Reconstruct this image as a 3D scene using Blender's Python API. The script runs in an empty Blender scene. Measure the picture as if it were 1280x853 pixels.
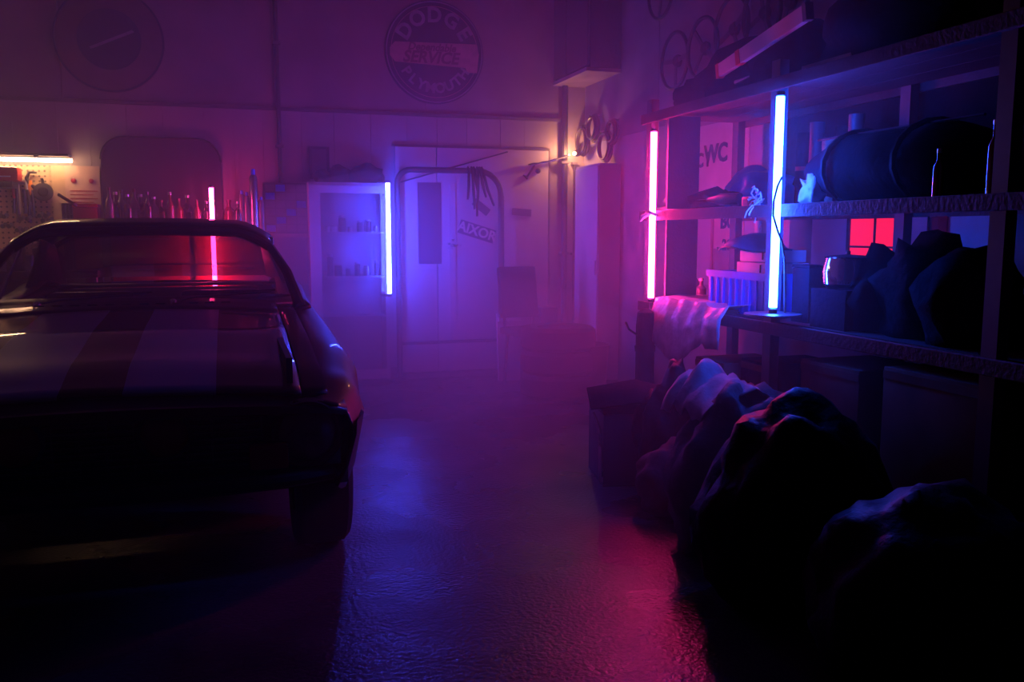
import bpy, bmesh, math, random
from mathutils import Vector, Matrix
random.seed(7)
sc = bpy.context.scene
col = sc.collection
PI = math.pi
R = math.radians

# ------------------------------------------------------------------ camera
YAW, PITCH, CAMH, FPX = R(17.65), R(7.05), 1.25, 1100.0
cd = bpy.data.cameras.new('camera')
cam = bpy.data.objects.new('camera', cd); col.objects.link(cam)
cam.location = (0, 0, CAMH)
cam.rotation_euler = (R(90) - PITCH, 0, -YAW)
cd.sensor_width = 36.0
cd.lens = 36.0 * FPX / 1280.0
cd.clip_start = 0.05
sc.camera = cam

# ------------------------------------------------------------------ world, exposure
world = bpy.data.worlds.new('world'); sc.world = world
world.use_nodes = True
world.node_tree.nodes['Background'].inputs[0].default_value = (0.0, 0.0, 0.0, 1)
world.node_tree.nodes['Background'].inputs[1].default_value = 0.0
sc.view_settings.view_transform = 'Standard'
sc.view_settings.look = 'None'
sc.view_settings.exposure = 0.0
sc.view_settings.gamma = 1.0
sc.view_settings.use_curve_mapping = False
sc.cycles.use_denoising = True
sc.cycles.max_bounces = 6
sc.cycles.diffuse_bounces = 3
sc.cycles.glossy_bounces = 3
sc.cycles.transparent_max_bounces = 16
sc.cycles.volume_bounces = 1
sc.cycles.caustics_reflective = False
sc.cycles.caustics_refractive = False
sc.cycles.sample_clamp_indirect = 4.0

PINK_POWER, PINK_FAR, BLUE_NEAR, BLUE_FAR, WARM_POWER, BULB_POWER = 72.0, 28.0, 80.0, 100.0, 48.0, 9.0
HAZE_THIN, HAZE_THICK = 0.068, 0.17

_F = Vector((math.sin(YAW) * math.cos(PITCH), math.cos(YAW) * math.cos(PITCH), -math.sin(PITCH)))
_Rt = Vector((math.cos(YAW), -math.sin(YAW), 0))
_U = _Rt.cross(_F)
CAMP = Vector((0, 0, CAMH))

def at(px, py, X=None, Y=None, Z=None):
    """the place where the sight line through a pixel meets a plane of the room"""
    d = _F * FPX + _Rt * (px - 640) + _U * (426.5 - py)
    if X is not None: t = X / d.x
    elif Y is not None: t = Y / d.y
    else: t = (Z - CAMH) / d.z
    return CAMP + d * t

# ------------------------------------------------------------------ materials
def mat(name, c, rough=0.6, metal=0.0, var=0.15, scale=8.0, bump=0.0, bscale=60.0, emit=None, coat=0.0, spec=0.5):
    m = bpy.data.materials.new(name); m.use_nodes = True
    nt = m.node_tree; b = nt.nodes['Principled BSDF']
    b.inputs['Roughness'].default_value = rough
    b.inputs['Metallic'].default_value = metal
    b.inputs['Coat Weight'].default_value = coat
    b.inputs['Coat Roughness'].default_value = 0.05
    b.inputs['Specular IOR Level'].default_value = spec
    tc = nt.nodes.new('ShaderNodeTexCoord')
    n = nt.nodes.new('ShaderNodeTexNoise'); n.inputs['Scale'].default_value = scale; n.inputs['Detail'].default_value = 5
    nt.links.new(tc.outputs['Object'], n.inputs['Vector'])
    r = nt.nodes.new('ShaderNodeValToRGB')
    r.color_ramp.elements[0].position = 0.3; r.color_ramp.elements[1].position = 0.7
    r.color_ramp.elements[0].color = tuple(x * (1 - var) for x in c) + (1,)
    r.color_ramp.elements[1].color = tuple(min(1, x * (1 + var)) for x in c) + (1,)
    nt.links.new(n.outputs['Fac'], r.inputs['Fac'])
    nt.links.new(r.outputs['Color'], b.inputs['Base Color'])
    if bump:
        n2 = nt.nodes.new('ShaderNodeTexNoise'); n2.inputs['Scale'].default_value = bscale; n2.inputs['Detail'].default_value = 4
        nt.links.new(tc.outputs['Object'], n2.inputs['Vector'])
        bp = nt.nodes.new('ShaderNodeBump'); bp.inputs['Strength'].default_value = bump; bp.inputs['Distance'].default_value = 0.01
        nt.links.new(n2.outputs['Fac'], bp.inputs['Height']); nt.links.new(bp.outputs['Normal'], b.inputs['Normal'])
    if emit:
        b.inputs['Emission Color'].default_value = tuple(emit[0]) + (1,)
        b.inputs['Emission Strength'].default_value = emit[1]
    return m

def glow(name, c, s):
    m = bpy.data.materials.new(name); m.use_nodes = True
    nt = m.node_tree; nt.nodes.clear()
    e = nt.nodes.new('ShaderNodeEmission'); o = nt.nodes.new('ShaderNodeOutputMaterial')
    e.inputs[0].default_value = tuple(c) + (1,); e.inputs[1].default_value = s
    nt.links.new(e.outputs[0], o.inputs['Surface'])
    return m

def glassmat(name, tint=(0.8, 0.85, 0.85), rough=0.02, refl=1.0):
    m = bpy.data.materials.new(name); m.use_nodes = True
    nt = m.node_tree; nt.nodes.clear()
    t = nt.nodes.new('ShaderNodeBsdfTransparent'); t.inputs[0].default_value = tint + (1,)
    g = nt.nodes.new('ShaderNodeBsdfGlossy'); g.inputs['Roughness'].default_value = rough
    f = nt.nodes.new('ShaderNodeFresnel'); f.inputs[0].default_value = 1.45
    mm = nt.nodes.new('ShaderNodeMath'); mm.operation = 'MULTIPLY'; mm.inputs[1].default_value = refl
    x = nt.nodes.new('ShaderNodeMixShader'); o = nt.nodes.new('ShaderNodeOutputMaterial')
    nt.links.new(f.outputs[0], mm.inputs[0]); nt.links.new(mm.outputs[0], x.inputs[0])
    nt.links.new(t.outputs[0], x.inputs[1]); nt.links.new(g.outputs[0], x.inputs[2]); nt.links.new(x.outputs[0], o.inputs['Surface'])
    return m

def haze_mat(name, dens, colr=(1, 1, 1), aniso=0.2):
    m = bpy.data.materials.new(name); m.use_nodes = True
    nt = m.node_tree; nt.nodes.clear()
    v = nt.nodes.new('ShaderNodeVolumeScatter'); o = nt.nodes.new('ShaderNodeOutputMaterial')
    v.inputs['Color'].default_value = colr + (1,); v.inputs['Density'].default_value = dens
    v.inputs['Anisotropy'].default_value = aniso
    nt.links.new(v.outputs[0], o.inputs['Volume'])
    return m

M = dict(
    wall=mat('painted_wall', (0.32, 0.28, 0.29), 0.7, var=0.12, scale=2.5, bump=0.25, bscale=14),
    wallup_dim=mat('upper_wall_light_falloff', (0.24, 0.19, 0.21), 0.75, var=0.2, scale=2.5, bump=0.25, bscale=14),  # wall colour darkened for the tube light's falloff with height
    wallhigh_dim=mat('upper_side_wall_light_falloff', (0.2, 0.165, 0.19), 0.8, var=0.3, scale=3, bump=0.3, bscale=10),  # same falloff of light put into the side wall's colour
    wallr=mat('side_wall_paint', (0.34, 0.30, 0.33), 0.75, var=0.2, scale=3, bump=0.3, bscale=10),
    ceiling=mat('dark_ceiling', (0.05, 0.05, 0.055), 0.8),
    doorwhite=mat('door_enamel', (0.52, 0.46, 0.48), 0.5, var=0.08, scale=3),
    trim=mat('trim_dark_grey', (0.12, 0.1, 0.11), 0.6),  # even dark grey of trim, frames and clamps
    pipe=mat('painted_pipe', (0.04, 0.035, 0.045), 0.5),
    black=mat('matt_black', (0.012, 0.012, 0.014), 0.55),
    rubber=mat('rubber', (0.015, 0.015, 0.015), 0.8, bump=0.3),
    dark=mat('dark_grey_plastic', (0.03, 0.03, 0.035), 0.45),
    darkcloth=mat('dark_cloth', (0.012, 0.012, 0.018), 0.95, bump=0.6, bscale=30, spec=0.08),
    bag=mat('bin_bag_film', (0.010, 0.010, 0.014), 0.5, bump=0.9, bscale=18, spec=0.12),
    sack=mat('woven_sack', (0.09, 0.07, 0.08), 0.8, bump=0.9, bscale=16),
    metal=mat('brushed_metal', (0.5, 0.5, 0.52), 0.3, 1.0),
    chrome=mat('chrome', (0.8, 0.8, 0.82), 0.08, 1.0, var=0.02),
    gunmetal=mat('gun_metal', (0.10, 0.10, 0.11), 0.35, 0.9),
    steel_paint=mat('grey_enamel', (0.08, 0.075, 0.09), 0.45),
    wood=mat('board_wood', (0.30, 0.22, 0.17), 0.6, var=0.3, scale=5, bump=0.3),
    shelfwood=mat('shelf_board_wood', (0.07, 0.05, 0.055), 0.6, var=0.3, scale=4, bump=0.3, spec=.25),
    cardboard=mat('cardboard', (0.16, 0.10, 0.07), 0.85, var=0.15, spec=.1),
    white=mat('white_card', (0.75, 0.74, 0.74), 0.5, var=0.05),
    paper=mat('paper', (0.62, 0.58, 0.55), 0.7, var=0.08),
    blueplastic=mat('blue_plastic', (0.015, 0.16, 0.85), 0.3),
    clearfilm=mat('crumpled_film', (0.55, 0.5, 0.55), 0.25, bump=1.0, bscale=12, var=0.3),
    red=mat('red_plastic', (0.55, 0.02, 0.02), 0.35),
    redpaint=mat('red_enamel', (0.45, 0.03, 0.03), 0.4),
    orange=mat('orange_plastic', (0.8, 0.25, 0.02), 0.4),
    bottle=mat('dark_bottle_glass', (0.03, 0.02, 0.02), 0.08, coat=0.5),
    bottlered=mat('red_bottle', (0.12, 0.01, 0.015), 0.12, coat=0.5),
    bottlepale=mat('pale_bottle', (0.14, 0.12, 0.14), 0.15, coat=0.5),
    signblue=mat('sign_navy_enamel', (0.006, 0.012, 0.07), 0.45, var=0.25, scale=12),
    signpink=mat('sign_cream_print', (0.42, 0.20, 0.24), 0.5, var=0.2, scale=14),
    signletter=mat('sign_letter_print', (0.22, 0.19, 0.30), 0.5, var=0.25, scale=14),
    signred=mat('sign_red_print', (0.16, 0.02, 0.07), 0.5),
    lens=mat('amber_lens', (0.25, 0.03, 0.02), 0.2),
    headglass=mat('lamp_lens', (0.12, 0.12, 0.13), 0.1, coat=0.6),
    leather=mat('black_vinyl', (0.02, 0.02, 0.022), 0.4),
    pinkglow=glow('pink_tube_glow', (1.0, 0.02, 0.22), PINK_POWER * 2),
    pinkfar=glow('far_pink_tube_glow', (1.0, 0.03, 0.20), PINK_FAR * 2),
    blueglow=glow('blue_tube_glow', (0.012, 0.07, 1.0), BLUE_NEAR * 2),
    bluefar=glow('far_blue_tube_glow', (0.03, 0.055, 1.0), BLUE_FAR * 2),
    warmglow=glow('warm_tube_glow', (1.0, 0.55, 0.28), WARM_POWER),
    bulbglow=glow('bulb_glow', (1.0, 0.5, 0.22), 30),
    redpaneglow=glow('pane_red_light_as_glow', (1.0, 0.012, 0.07), 1.1),  # glow in place of red light thrown on the panes
    glass=glassmat('car_glass', (0.76, 0.74, 0.76), 0.01, 0.7),
    cabglass=glassmat('cabinet_glass', (0.85, 0.88, 0.9), 0.05, 0.8),
)

def carpaint():
    """glossy dark paint; two pale stripes laid by position across the car"""
    m = mat('car_paint_striped', (0.02, 0.004, 0.007), 0.5, coat=0.7, var=0.05, spec=0.15)
    nt = m.node_tree; b = nt.nodes['Principled BSDF']
    tc = nt.nodes.new('ShaderNodeTexCoord'); sx = nt.nodes.new('ShaderNodeSeparateXYZ')
    nt.links.new(tc.outputs['Object'], sx.inputs[0])
    ab = nt.nodes.new('ShaderNodeMath'); ab.operation = 'ABSOLUTE'; nt.links.new(sx.outputs['X'], ab.inputs[0])
    s = nt.nodes.new('ShaderNodeMath'); s.operation = 'SUBTRACT'; s.inputs[1].default_value = 0.225; nt.links.new(ab.outputs[0], s.inputs[0])
    a2 = nt.nodes.new('ShaderNodeMath'); a2.operation = 'ABSOLUTE'; nt.links.new(s.outputs[0], a2.inputs[0])
    lt = nt.nodes.new('ShaderNodeMath'); lt.operation = 'LESS_THAN'; lt.inputs[1].default_value = 0.135; nt.links.new(a2.outputs[0], lt.inputs[0])
    mx = nt.nodes.new('ShaderNodeMixRGB'); nt.links.new(lt.outputs[0], mx.inputs[0])
    mx.inputs[1].default_value = (0.03, 0.004, 0.008, 1); mx.inputs[2].default_value = (0.15, 0.18, 0.27, 1)
    nt.links.new(mx.outputs[0], b.inputs['Base Color'])
    return m
M['carstripe'] = carpaint()
M['carpaint'] = mat('car_paint', (0.02, 0.005, 0.01), 0.5, coat=0.3, var=0.05, spec=0.2)

def floormat():
    m = mat('worn_concrete', (0.06, 0.055, 0.065), 0.4, var=0.35, scale=2.2, spec=.28)
    nt = m.node_tree; b = nt.nodes['Principled BSDF']
    tc = nt.nodes.new('ShaderNodeTexCoord')
    def noise(s, d=6):
        n = nt.nodes.new('ShaderNodeTexNoise'); n.inputs['Scale'].default_value = s; n.inputs['Detail'].default_value = d
        nt.links.new(tc.outputs['Object'], n.inputs['Vector']); return n
    n1 = noise(1.6); r = nt.nodes.new('ShaderNodeMapRange')
    r.inputs['From Min'].default_value = 0.35; r.inputs['From Max'].default_value = 0.65
    r.inputs['To Min'].default_value = 0.18; r.inputs['To Max'].default_value = 0.40
    nt.links.new(n1.outputs['Fac'], r.inputs['Value']); nt.links.new(r.outputs[0], b.inputs['Roughness'])
    n2 = noise(60, 8); n3 = noise(9, 6)
    ad = nt.nodes.new('ShaderNodeMath'); ad.operation = 'MULTIPLY_ADD'; ad.inputs[1].default_value = 0.5
    nt.links.new(n3.outputs['Fac'], ad.inputs[0]); nt.links.new(n2.outputs['Fac'], ad.inputs[2])
    bp = nt.nodes.new('ShaderNodeBump'); bp.inputs['Strength'].default_value = 0.6; bp.inputs['Distance'].default_value = 0.006
    nt.links.new(ad.outputs[0], bp.inputs['Height']); nt.links.new(bp.outputs['Normal'], b.inputs['Normal'])
    return m
M['floor'] = floormat()

def pegmat():
    m = mat('pegboard_brown', (0.62, 0.42, 0.26), 0.7, var=0.08)
    nt = m.node_tree; b = nt.nodes['Principled BSDF']
    tc = nt.nodes.new('ShaderNodeTexCoord'); mp = nt.nodes.new('ShaderNodeVectorMath'); mp.operation = 'SCALE'; mp.inputs['Scale'].default_value = 1 / 0.038
    fr = nt.nodes.new('ShaderNodeVectorMath'); fr.operation = 'FRACTION'
    sb = nt.nodes.new('ShaderNodeVectorMath'); sb.operation = 'SUBTRACT'; sb.inputs[1].default_value = (0.5, 0, 0.5)
    ml = nt.nodes.new('ShaderNodeVectorMath'); ml.operation = 'MULTIPLY'; ml.inputs[1].default_value = (1, 0, 1)
    ln = nt.nodes.new('ShaderNodeVectorMath'); ln.operation = 'LENGTH'
    nt.links.new(tc.outputs['Object'], mp.inputs[0]); nt.links.new(mp.outputs[0], fr.inputs[0]); nt.links.new(fr.outputs[0], sb.inputs[0])
    nt.links.new(sb.outputs[0], ml.inputs[0]); nt.links.new(ml.outputs[0], ln.inputs[0])
    lt = nt.nodes.new('ShaderNodeMath'); lt.operation = 'LESS_THAN'; lt.inputs[1].default_value = 0.2; nt.links.new(ln.outputs['Value'], lt.inputs[0])
    mx = nt.nodes.new('ShaderNodeMixRGB'); nt.links.new(lt.outputs[0], mx.inputs[0])
    mx.inputs[1].default_value = (0.62, 0.42, 0.26, 1); mx.inputs[2].default_value = (0.10, 0.06, 0.04, 1)
    nt.links.new(mx.outputs[0], b.inputs['Base Color'])
    return m
M['peg'] = pegmat()

# ------------------------------------------------------------------ mesh helpers
class MB:
    def __init__(s): s.bm = bmesh.new()
    def box(s, c, d, rot=None, bev=0.0):
        r = bmesh.ops.create_cube(s.bm, size=1.0)
        mt = Matrix.Translation(Vector(c)) @ (rot.to_4x4() if rot else Matrix.Identity(4)) @ Matrix.Diagonal((d[0], d[1], d[2], 1))
        bmesh.ops.transform(s.bm, matrix=mt, verts=r['verts'])
        if bev:
            ed = list({e for v in r['verts'] for e in v.link_edges})
            bmesh.ops.bevel(s.bm, geom=ed, offset=bev, segments=2, affect='EDGES', profile=0.6)
        return s
    def span(s, a, b, bev=0.0):
        a, b = Vector(a), Vector(b)
        return s.box((a + b) / 2, [abs(x) for x in (b - a)], bev=bev)
    def tube(s, pts, r, n=8, closed=False, cap=True):
        pts = [Vector(p) for p in pts]; k = len(pts)
        rr = r if isinstance(r, (list, tuple)) else [r] * k
        rings = []; prev = None
        for i, p in enumerate(pts):
            if closed: t = pts[(i + 1) % k] - pts[i - 1]
            else: t = pts[min(i + 1, k - 1)] - pts[max(i - 1, 0)]
            t.normalize()
            if prev is None:
                a = Vector((0, 0, 1)) if abs(t.z) < 0.9 else Vector((1, 0, 0))
                u = t.cross(a).normalized()
            else: u = (prev - t * prev.dot(t)).normalized()
            prev = u; w = t.cross(u)
            rings.append([s.bm.verts.new(p + (u * math.cos(2 * PI * j / n) + w * math.sin(2 * PI * j / n)) * rr[i]) for j in range(n)])
        m = k if closed else k - 1
        for i in range(m):
            A, B = rings[i], rings[(i + 1) % k]
            for j in range(n):
                s.bm.faces.new((A[j], A[(j + 1) % n], B[(j + 1) % n], B[j]))
        if cap and not closed:
            s.bm.faces.new(rings[0][::-1]); s.bm.faces.new(rings[-1])
        return s
    def lathe(s, prof, c=(0, 0, 0), n=20, axis=None, caps=True):
        """prof: list of (radius, height)"""
        q = Vector((0, 0, 1)).rotation_difference(Vector(axis).normalized()).to_matrix() if axis else Matrix.Identity(3)
        c = Vector(c); rings = []
        for (r, h) in prof:
            rings.append([s.bm.verts.new(c + q @ Vector((r * math.cos(2 * PI * j / n), r * math.sin(2 * PI * j / n), h))) for j in range(n)])
        for A, B in zip(rings, rings[1:]):
            for j in range(n): s.bm.faces.new((A[j], A[(j + 1) % n], B[(j + 1) % n], B[j]))
        if caps:
            s.bm.faces.new(rings[0][::-1]); s.bm.faces.new(rings[-1])
        return s
    def grid(s, P, closed_u=False):
        V = [[s.bm.verts.new(p) for p in row] for row in P]
        for a, b in zip(V, V[1:]):
            k = len(a)
            for j in range(k if closed_u else k - 1):
                s.bm.faces.new((a[j], a[(j + 1) % k], b[(j + 1) % k], b[j]))
        return s
    def prism(s, poly, d):
        """polygon (list of Vectors) extruded by the vector d"""
        a = [s.bm.verts.new(Vector(p)) for p in poly]; b = [s.bm.verts.new(Vector(p) + Vector(d)) for p in poly]; k = len(a)
        s.bm.faces.new(a[::-1]); s.bm.faces.new(b)
        for j in range(k): s.bm.faces.new((a[j], a[(j + 1) % k], b[(j + 1) % k], b[j]))
        return s
    def blob(s, c, d, seed=0, amp=0.18, sub=3, flat=0.0, freq=2.2):
        from mathutils import noise
        r = bmesh.ops.create_icosphere(s.bm, subdivisions=sub, radius=1.0)
        off = Vector((seed * 3.7, seed * 1.3, seed * 5.1))
        for v in r['verts']:
            k = 1 + amp * noise.noise(v.co * freq + off) + 0.4 * amp * noise.noise(v.co * freq * 3 + off)
            p = v.co * k
            if flat and p.z < -flat: p.z = -flat
            v.co = Vector(c) + Vector((p.x * d[0], p.y * d[1], p.z * d[2]))
        return s
    def build(s, name, m, parent=None, smooth=None, origin=None, solid=0.0):
        bm = s.bm
        bmesh.ops.recalc_face_normals(bm, faces=bm.faces[:])
        me = bpy.data.meshes.new(name)
        if origin is not None:
            o = Vector(origin)
            for v in bm.verts: v.co -= o
        bm.to_mesh(me); bm.free()
        ob = bpy.data.objects.new(name, me); col.objects.link(ob)
        if origin is not None: ob.location = origin
        if m: me.materials.append(M[m] if isinstance(m, str) else m)
        if parent is not None: ob.parent = parent
        if smooth is None or smooth is True:
            me.polygons.foreach_set('use_smooth', [True] * len(me.polygons))
            if smooth is None:
                try: me.set_sharp_from_angle(angle=R(35))
                except Exception: pass
        if solid:
            md = ob.modifiers.new('solid', 'SOLIDIFY'); md.thickness = solid; md.offset = 0
        return ob

def tag(o, label=None, cat=None, group=None, kind=None):
    if label: o['label'] = label
    if cat: o['category'] = cat
    if group: o['group'] = group
    if kind: o['kind'] = kind
    return o

def thing(name, label, cat, loc=(0, 0, 0), rz=0.0, group=None):
    o = bpy.data.objects.new(name, None); col.objects.link(o)
    o.location = loc; o.rotation_euler = (0, 0, rz); o.empty_display_size = 0.1
    return tag(o, label, cat, group)

def struct(name, mb, m, **k): return tag(mb.build(name, m, **k), kind='structure')

def dup(root, loc, rot, label):
    r = root.copy(); col.objects.link(r); r.location = loc; r.rotation_euler = rot; r['label'] = label
    for ch in list(root.children):
        c = ch.copy(); col.objects.link(c); c.parent = r
        for g in ch.children:
            d = g.copy(); col.objects.link(d); d.parent = c
    return r

def text_mesh(s, size, ext=0.004, bold=0.0):
    cu = bpy.data.curves.new('lettering', 'FONT'); cu.body = s; cu.size = size; cu.extrude = ext; cu.offset = bold
    cu.align_x = 'CENTER'; cu.align_y = 'CENTER'; cu.resolution_u = 3
    o = bpy.data.objects.new('lettering', cu); col.objects.link(o)
    dg = bpy.context.evaluated_depsgraph_get()
    me = bpy.data.meshes.new_from_object(o.evaluated_get(dg)); bpy.data.objects.remove(o); bpy.data.curves.remove(cu)
    return me

def lettering(pieces, m, parent, name='lettering'):
    """pieces: (text, size, matrix) joined into one printed part; text lies in XY, readable from +Z"""
    bm = bmesh.new()
    for (s, size, mt) in pieces:
        me = text_mesh(s, size, 0.002, size * 0.03)
        b2 = bmesh.new(); b2.from_mesh(me); b2.transform(mt)
        t = bpy.data.meshes.new('t'); b2.to_mesh(t); b2.free(); bm.from_mesh(t)
        bpy.data.meshes.remove(t); bpy.data.meshes.remove(me)
    me = bpy.data.meshes.new(name); bm.to_mesh(me); bm.free(); me.materials.append(M[m])
    o = bpy.data.objects.new(name, me); col.objects.link(o); o.parent = parent
    return o

FACE = Matrix.Rotation(R(90), 4, 'X')                       # XY plane stood up to face -Y
def facem(x, y, z, roll=0, shear=0): return Matrix.Translation((x, y, z)) @ FACE @ Matrix.Rotation(roll, 4, 'Z')
SIDE = Matrix.Rotation(R(-90), 4, 'Z') @ FACE               # to face -X

# ================================================================== SETTING
WY, WX, LX, CEIL, NEAR = 7.45, 3.05, -4.2, 4.2, -2.0
struct('floor', MB().span((LX - .1, NEAR - .1, -0.1), (WX + .1, WY + .1, 0)), 'floor', smooth=False)
struct('ceiling', MB().span((LX - .1, NEAR - .1, CEIL), (WX + .1, WY + .1, CEIL + .1)), 'ceiling', smooth=False)
wb = struct('wall_back', MB().span((LX, WY, 0), (WX, WY + .1, CEIL)), 'wall', smooth=False)
wr = struct('wall_right', MB().span((WX, NEAR, 0), (WX + .1, WY, CEIL)), 'wallr', smooth=False)
struct('wall_left', MB().span((LX - .1, NEAR, 0), (LX, WY, CEIL)), 'wallr', smooth=False)
struct('wall_front', MB().span((LX, NEAR - .1, 0), (WX, NEAR, CEIL)), 'ceiling', smooth=False)
# boards of the back wall's lower cladding: upright planks below the rail
zr = at(530, 144, Y=WY).z
struct('trim_1', MB().span((LX, WY - 0.03, zr - 0.012), (2.82, WY, zr + 0.012)), 'trim', smooth=False)
x = 0.0; k = 0
random.seed(3)
xs = [LX + 0.02]
while xs[-1] < 2.6: xs.append(xs[-1] + random.choice((0.22, 0.26, 0.30)))
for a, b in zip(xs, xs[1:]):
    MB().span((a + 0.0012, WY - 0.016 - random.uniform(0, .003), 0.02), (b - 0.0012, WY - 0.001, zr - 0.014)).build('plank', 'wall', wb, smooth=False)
# plates of the upper wall, coloured darker as the tube light fades upwards
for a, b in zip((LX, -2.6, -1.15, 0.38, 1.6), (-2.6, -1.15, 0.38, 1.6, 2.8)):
    MB().span((a + 0.004, WY - 0.012, zr + 0.016), (b - 0.004, WY - 0.001, CEIL - 0.03)).build('dim_wall_panel', 'wallup_dim', wb, smooth=False)
for (a, b) in ((2.4, 3.6), (3.6, 4.8), (4.8, 6.0), (6.0, 7.40)):  # sheets added to darken the side wall above the reach of the tubes
    MB().span((WX - .012, a + .003, 2.02), (WX - .001, b - .003, CEIL - .03)).build('dim_wall_panel', 'wallhigh_dim', wr, smooth=False)
struct('baseboard_back', MB().span((LX, WY - 0.045, 0), (1.35, WY - 0.017, 0.10)), 'trim', smooth=False)

# sliding steel door on the back wall
d0, d1 = at(492, 183, Y=WY), at(683, 190, Y=WY)
door = thing('door_1', 'pale enamelled steel door on the back wall with a thin dark outline', 'door', ((d0.x + d1.x) / 2, WY - 0.02, 0))
tag(door, kind='structure'); del door['category']
dw = d1.x - d0.x; dh = (d0.z + d1.z) / 2
MB().span((-dw / 2, -0.035, 0.05), (-0.33, 0, dh), bev=0.004).build('door_leaf', 'doorwhite', door)
MB().span((-0.322, -0.035, 0.05), (dw / 2, 0, dh), bev=0.004).build('door_leaf', 'doorwhite', door)
MB().span((-dw / 2 - .02, -0.02, dh + .002), (dw / 2 + .02, 0, dh + .022)).build('door_frame', 'trim', door)
MB().span((dw / 2 + .004, -0.02, 0.05), (dw / 2 + .02, 0, dh)).build('door_frame', 'trim', door)
bx = at(566, 300, Y=WY - .06).x - (d0.x + d1.x) / 2
MB().span((bx - .025, -0.045, 0.05), (bx + .025, -0.036, dh - .3)).build('door_batten', 'doorwhite', door)
MB().span((-dw / 2, -0.06, 0.0), (dw / 2, -0.0, 0.045)).build('threshold', 'trim', door)
MB().tube([(-dw / 2 + .02, -0.05, dh - .30), (dw / 2 - .38, -0.05, dh - .02)], 0.006).build('brace_wire', 'pipe', door)

# ================================================================== HAZE (fog from a machine, thickest at the back)
tag(MB().span((LX + .01, 2.5, 0.004), (WX - .01, WY - .06, 2.9)).build('haze', haze_mat('thin_haze', HAZE_THIN), smooth=False),
    'thin stage fog filling the back half of the garage', 'haze', kind='stuff')
tag(MB().blob((1.25, 6.2, 0.75), (1.65, 1.12, 0.95), 2, 0.06).build('fog_bank', haze_mat('thick_haze', HAZE_THICK), smooth=True),
    'thick drifting fog bank in front of the steel door', 'haze', kind='stuff')
tag(MB().blob((1.3, 5.5, 0.25), (1.6, 1.7, 0.75), 5, 0.06).build('fog_bank', haze_mat('low_haze', HAZE_THICK * .8), smooth=True),
    'low fog rolling over the floor between car and shelving', 'haze', kind='stuff')

# ================================================================== TUBE LIGHTS
def tube_light(name, label, base, length, m, r=0.017):
    t = thing(name, label, 'tube light', base)
    MB().tube([(0, 0, 0.012), (0, 0, length - 0.012)], r, 14).build('glowing_tube', m, t)
    MB().lathe([(r * 1.05, -0.012), (r * 1.08, 0.006)], n=14).build('end_cap', 'dark', t)
    MB().lathe([(r * 1.05, length - 0.008), (r * 1.08, length + 0.008)], n=14).build('end_cap', 'dark', t)
    return t

# pink tube in front of the shelving's far post
SX = 2.25                                   # front of the shelving
pb = at(813.5, 375, X=SX - 0.04); pt = at(816, 163, X=SX - 0.04)
t = tube_light('tube_light', 'glowing pink tube light on the shelving post nearest the back wall', pb, pt.z - pb.z, 'pinkglow')
MB().tube([(-.01, .0, .48), (-.06, 0, .455), (-.075, 0, .43)], [.012, .014, .004], 6).build('tape_tail', 'paper', t)
MB().box((0.0, 0, .47), (0.07, 0.05, 0.014), Matrix.Rotation(R(20), 3, 'Y')).build('tape', 'paper', t)
MB().tube([(0, 0, -0.015), (0, 0, -0.06)], 0.008).build('spigot', 'metal', t)
# blue tube standing on a disc on the lower shelf
bb = at(966, 388, X=SX - 0.05); bt = at(973, 118, X=SX - 0.05)
t = tube_light('tube_light', 'tallest looking tube, blue, upright before the middle shelving post', bb, bt.z - bb.z, 'blueglow')
MB().lathe([(0.002, -0.012), (0.12, -0.014), (0.12, -0.020), (0.002, -0.020)], n=32).build('base_disc', 'metal', t)
pts = [Vector((-0.0, -0.03, .56)), Vector((-.02, -.03, .52)), Vector((-.035, -.03, .46)), Vector((-.035, -.03, .40)), Vector((-.012, -.03, .34)), Vector((.012, -.03, .29)), (.03, -.03, .2), (.05, -.01, .05), (.06, 0, -.018)]
MB().tube(pts, 0.0045, 6).build('power_cable', 'black', t)
# blue tube clipped to the back wall
b2 = at(487, 369, Y=6.98); t2 = at(490, 227, Y=6.98)
t = tube_light('tube_light', 'blue tube light before the glass cabinet, left of the steel door', b2, t2.z - b2.z, 'bluefar')
for z in (0.0, t2.z - b2.z):
    MB().span((-.05, -.008, z - .010), (.012, .008, z + .006)).build('wall_clip', 'dark', t)
    MB().span((-.055, -.008, z - .010), (-.045, .13, z + .006)).build('wall_clip', 'dark', t)
# pink tube behind the car
b3 = at(270, 384, Y=7.02); t3 = at(270, 233, Y=7.02)
t = tube_light('tube_light', 'pink tube light seen over the car roof and through its windows', b3, t3.z - b3.z, 'pinkfar')
MB().tube([(0, 0, -.01), (0, 0, -b3.z + .02)], 0.012).build('pole', 'black', t)
MB().lathe([(0.045, -b3.z), (0.045, -b3.z + .015), (0.02, -b3.z + .03)], n=28).build('base_plate', 'black', t)

# warm fluorescent over the tool board
f1 = at(90, 201, Y=7.30)
t = thing('strip_light', 'warm white fluorescent strip above the tool board', 'lamp', (f1.x - 0.75, 7.30, f1.z))
MB().tube([(-0.75, 0, 0), (0.75, 0, 0)], 0.0145, 12).build('glowing_tube', 'warmglow', t)
MB().span((-0.8, -.02, .028), (.73, .12, .048), bev=.004).build('fitting', 'dark', t)
MB().span((-0.25, -.035, .012), (-.22, .03, .034)).build('tube_holder', 'dark', t)
MB().span((0.50, -.02, .015), (.53, .03, .034)).build('tube_holder', 'dark', t)

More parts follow.
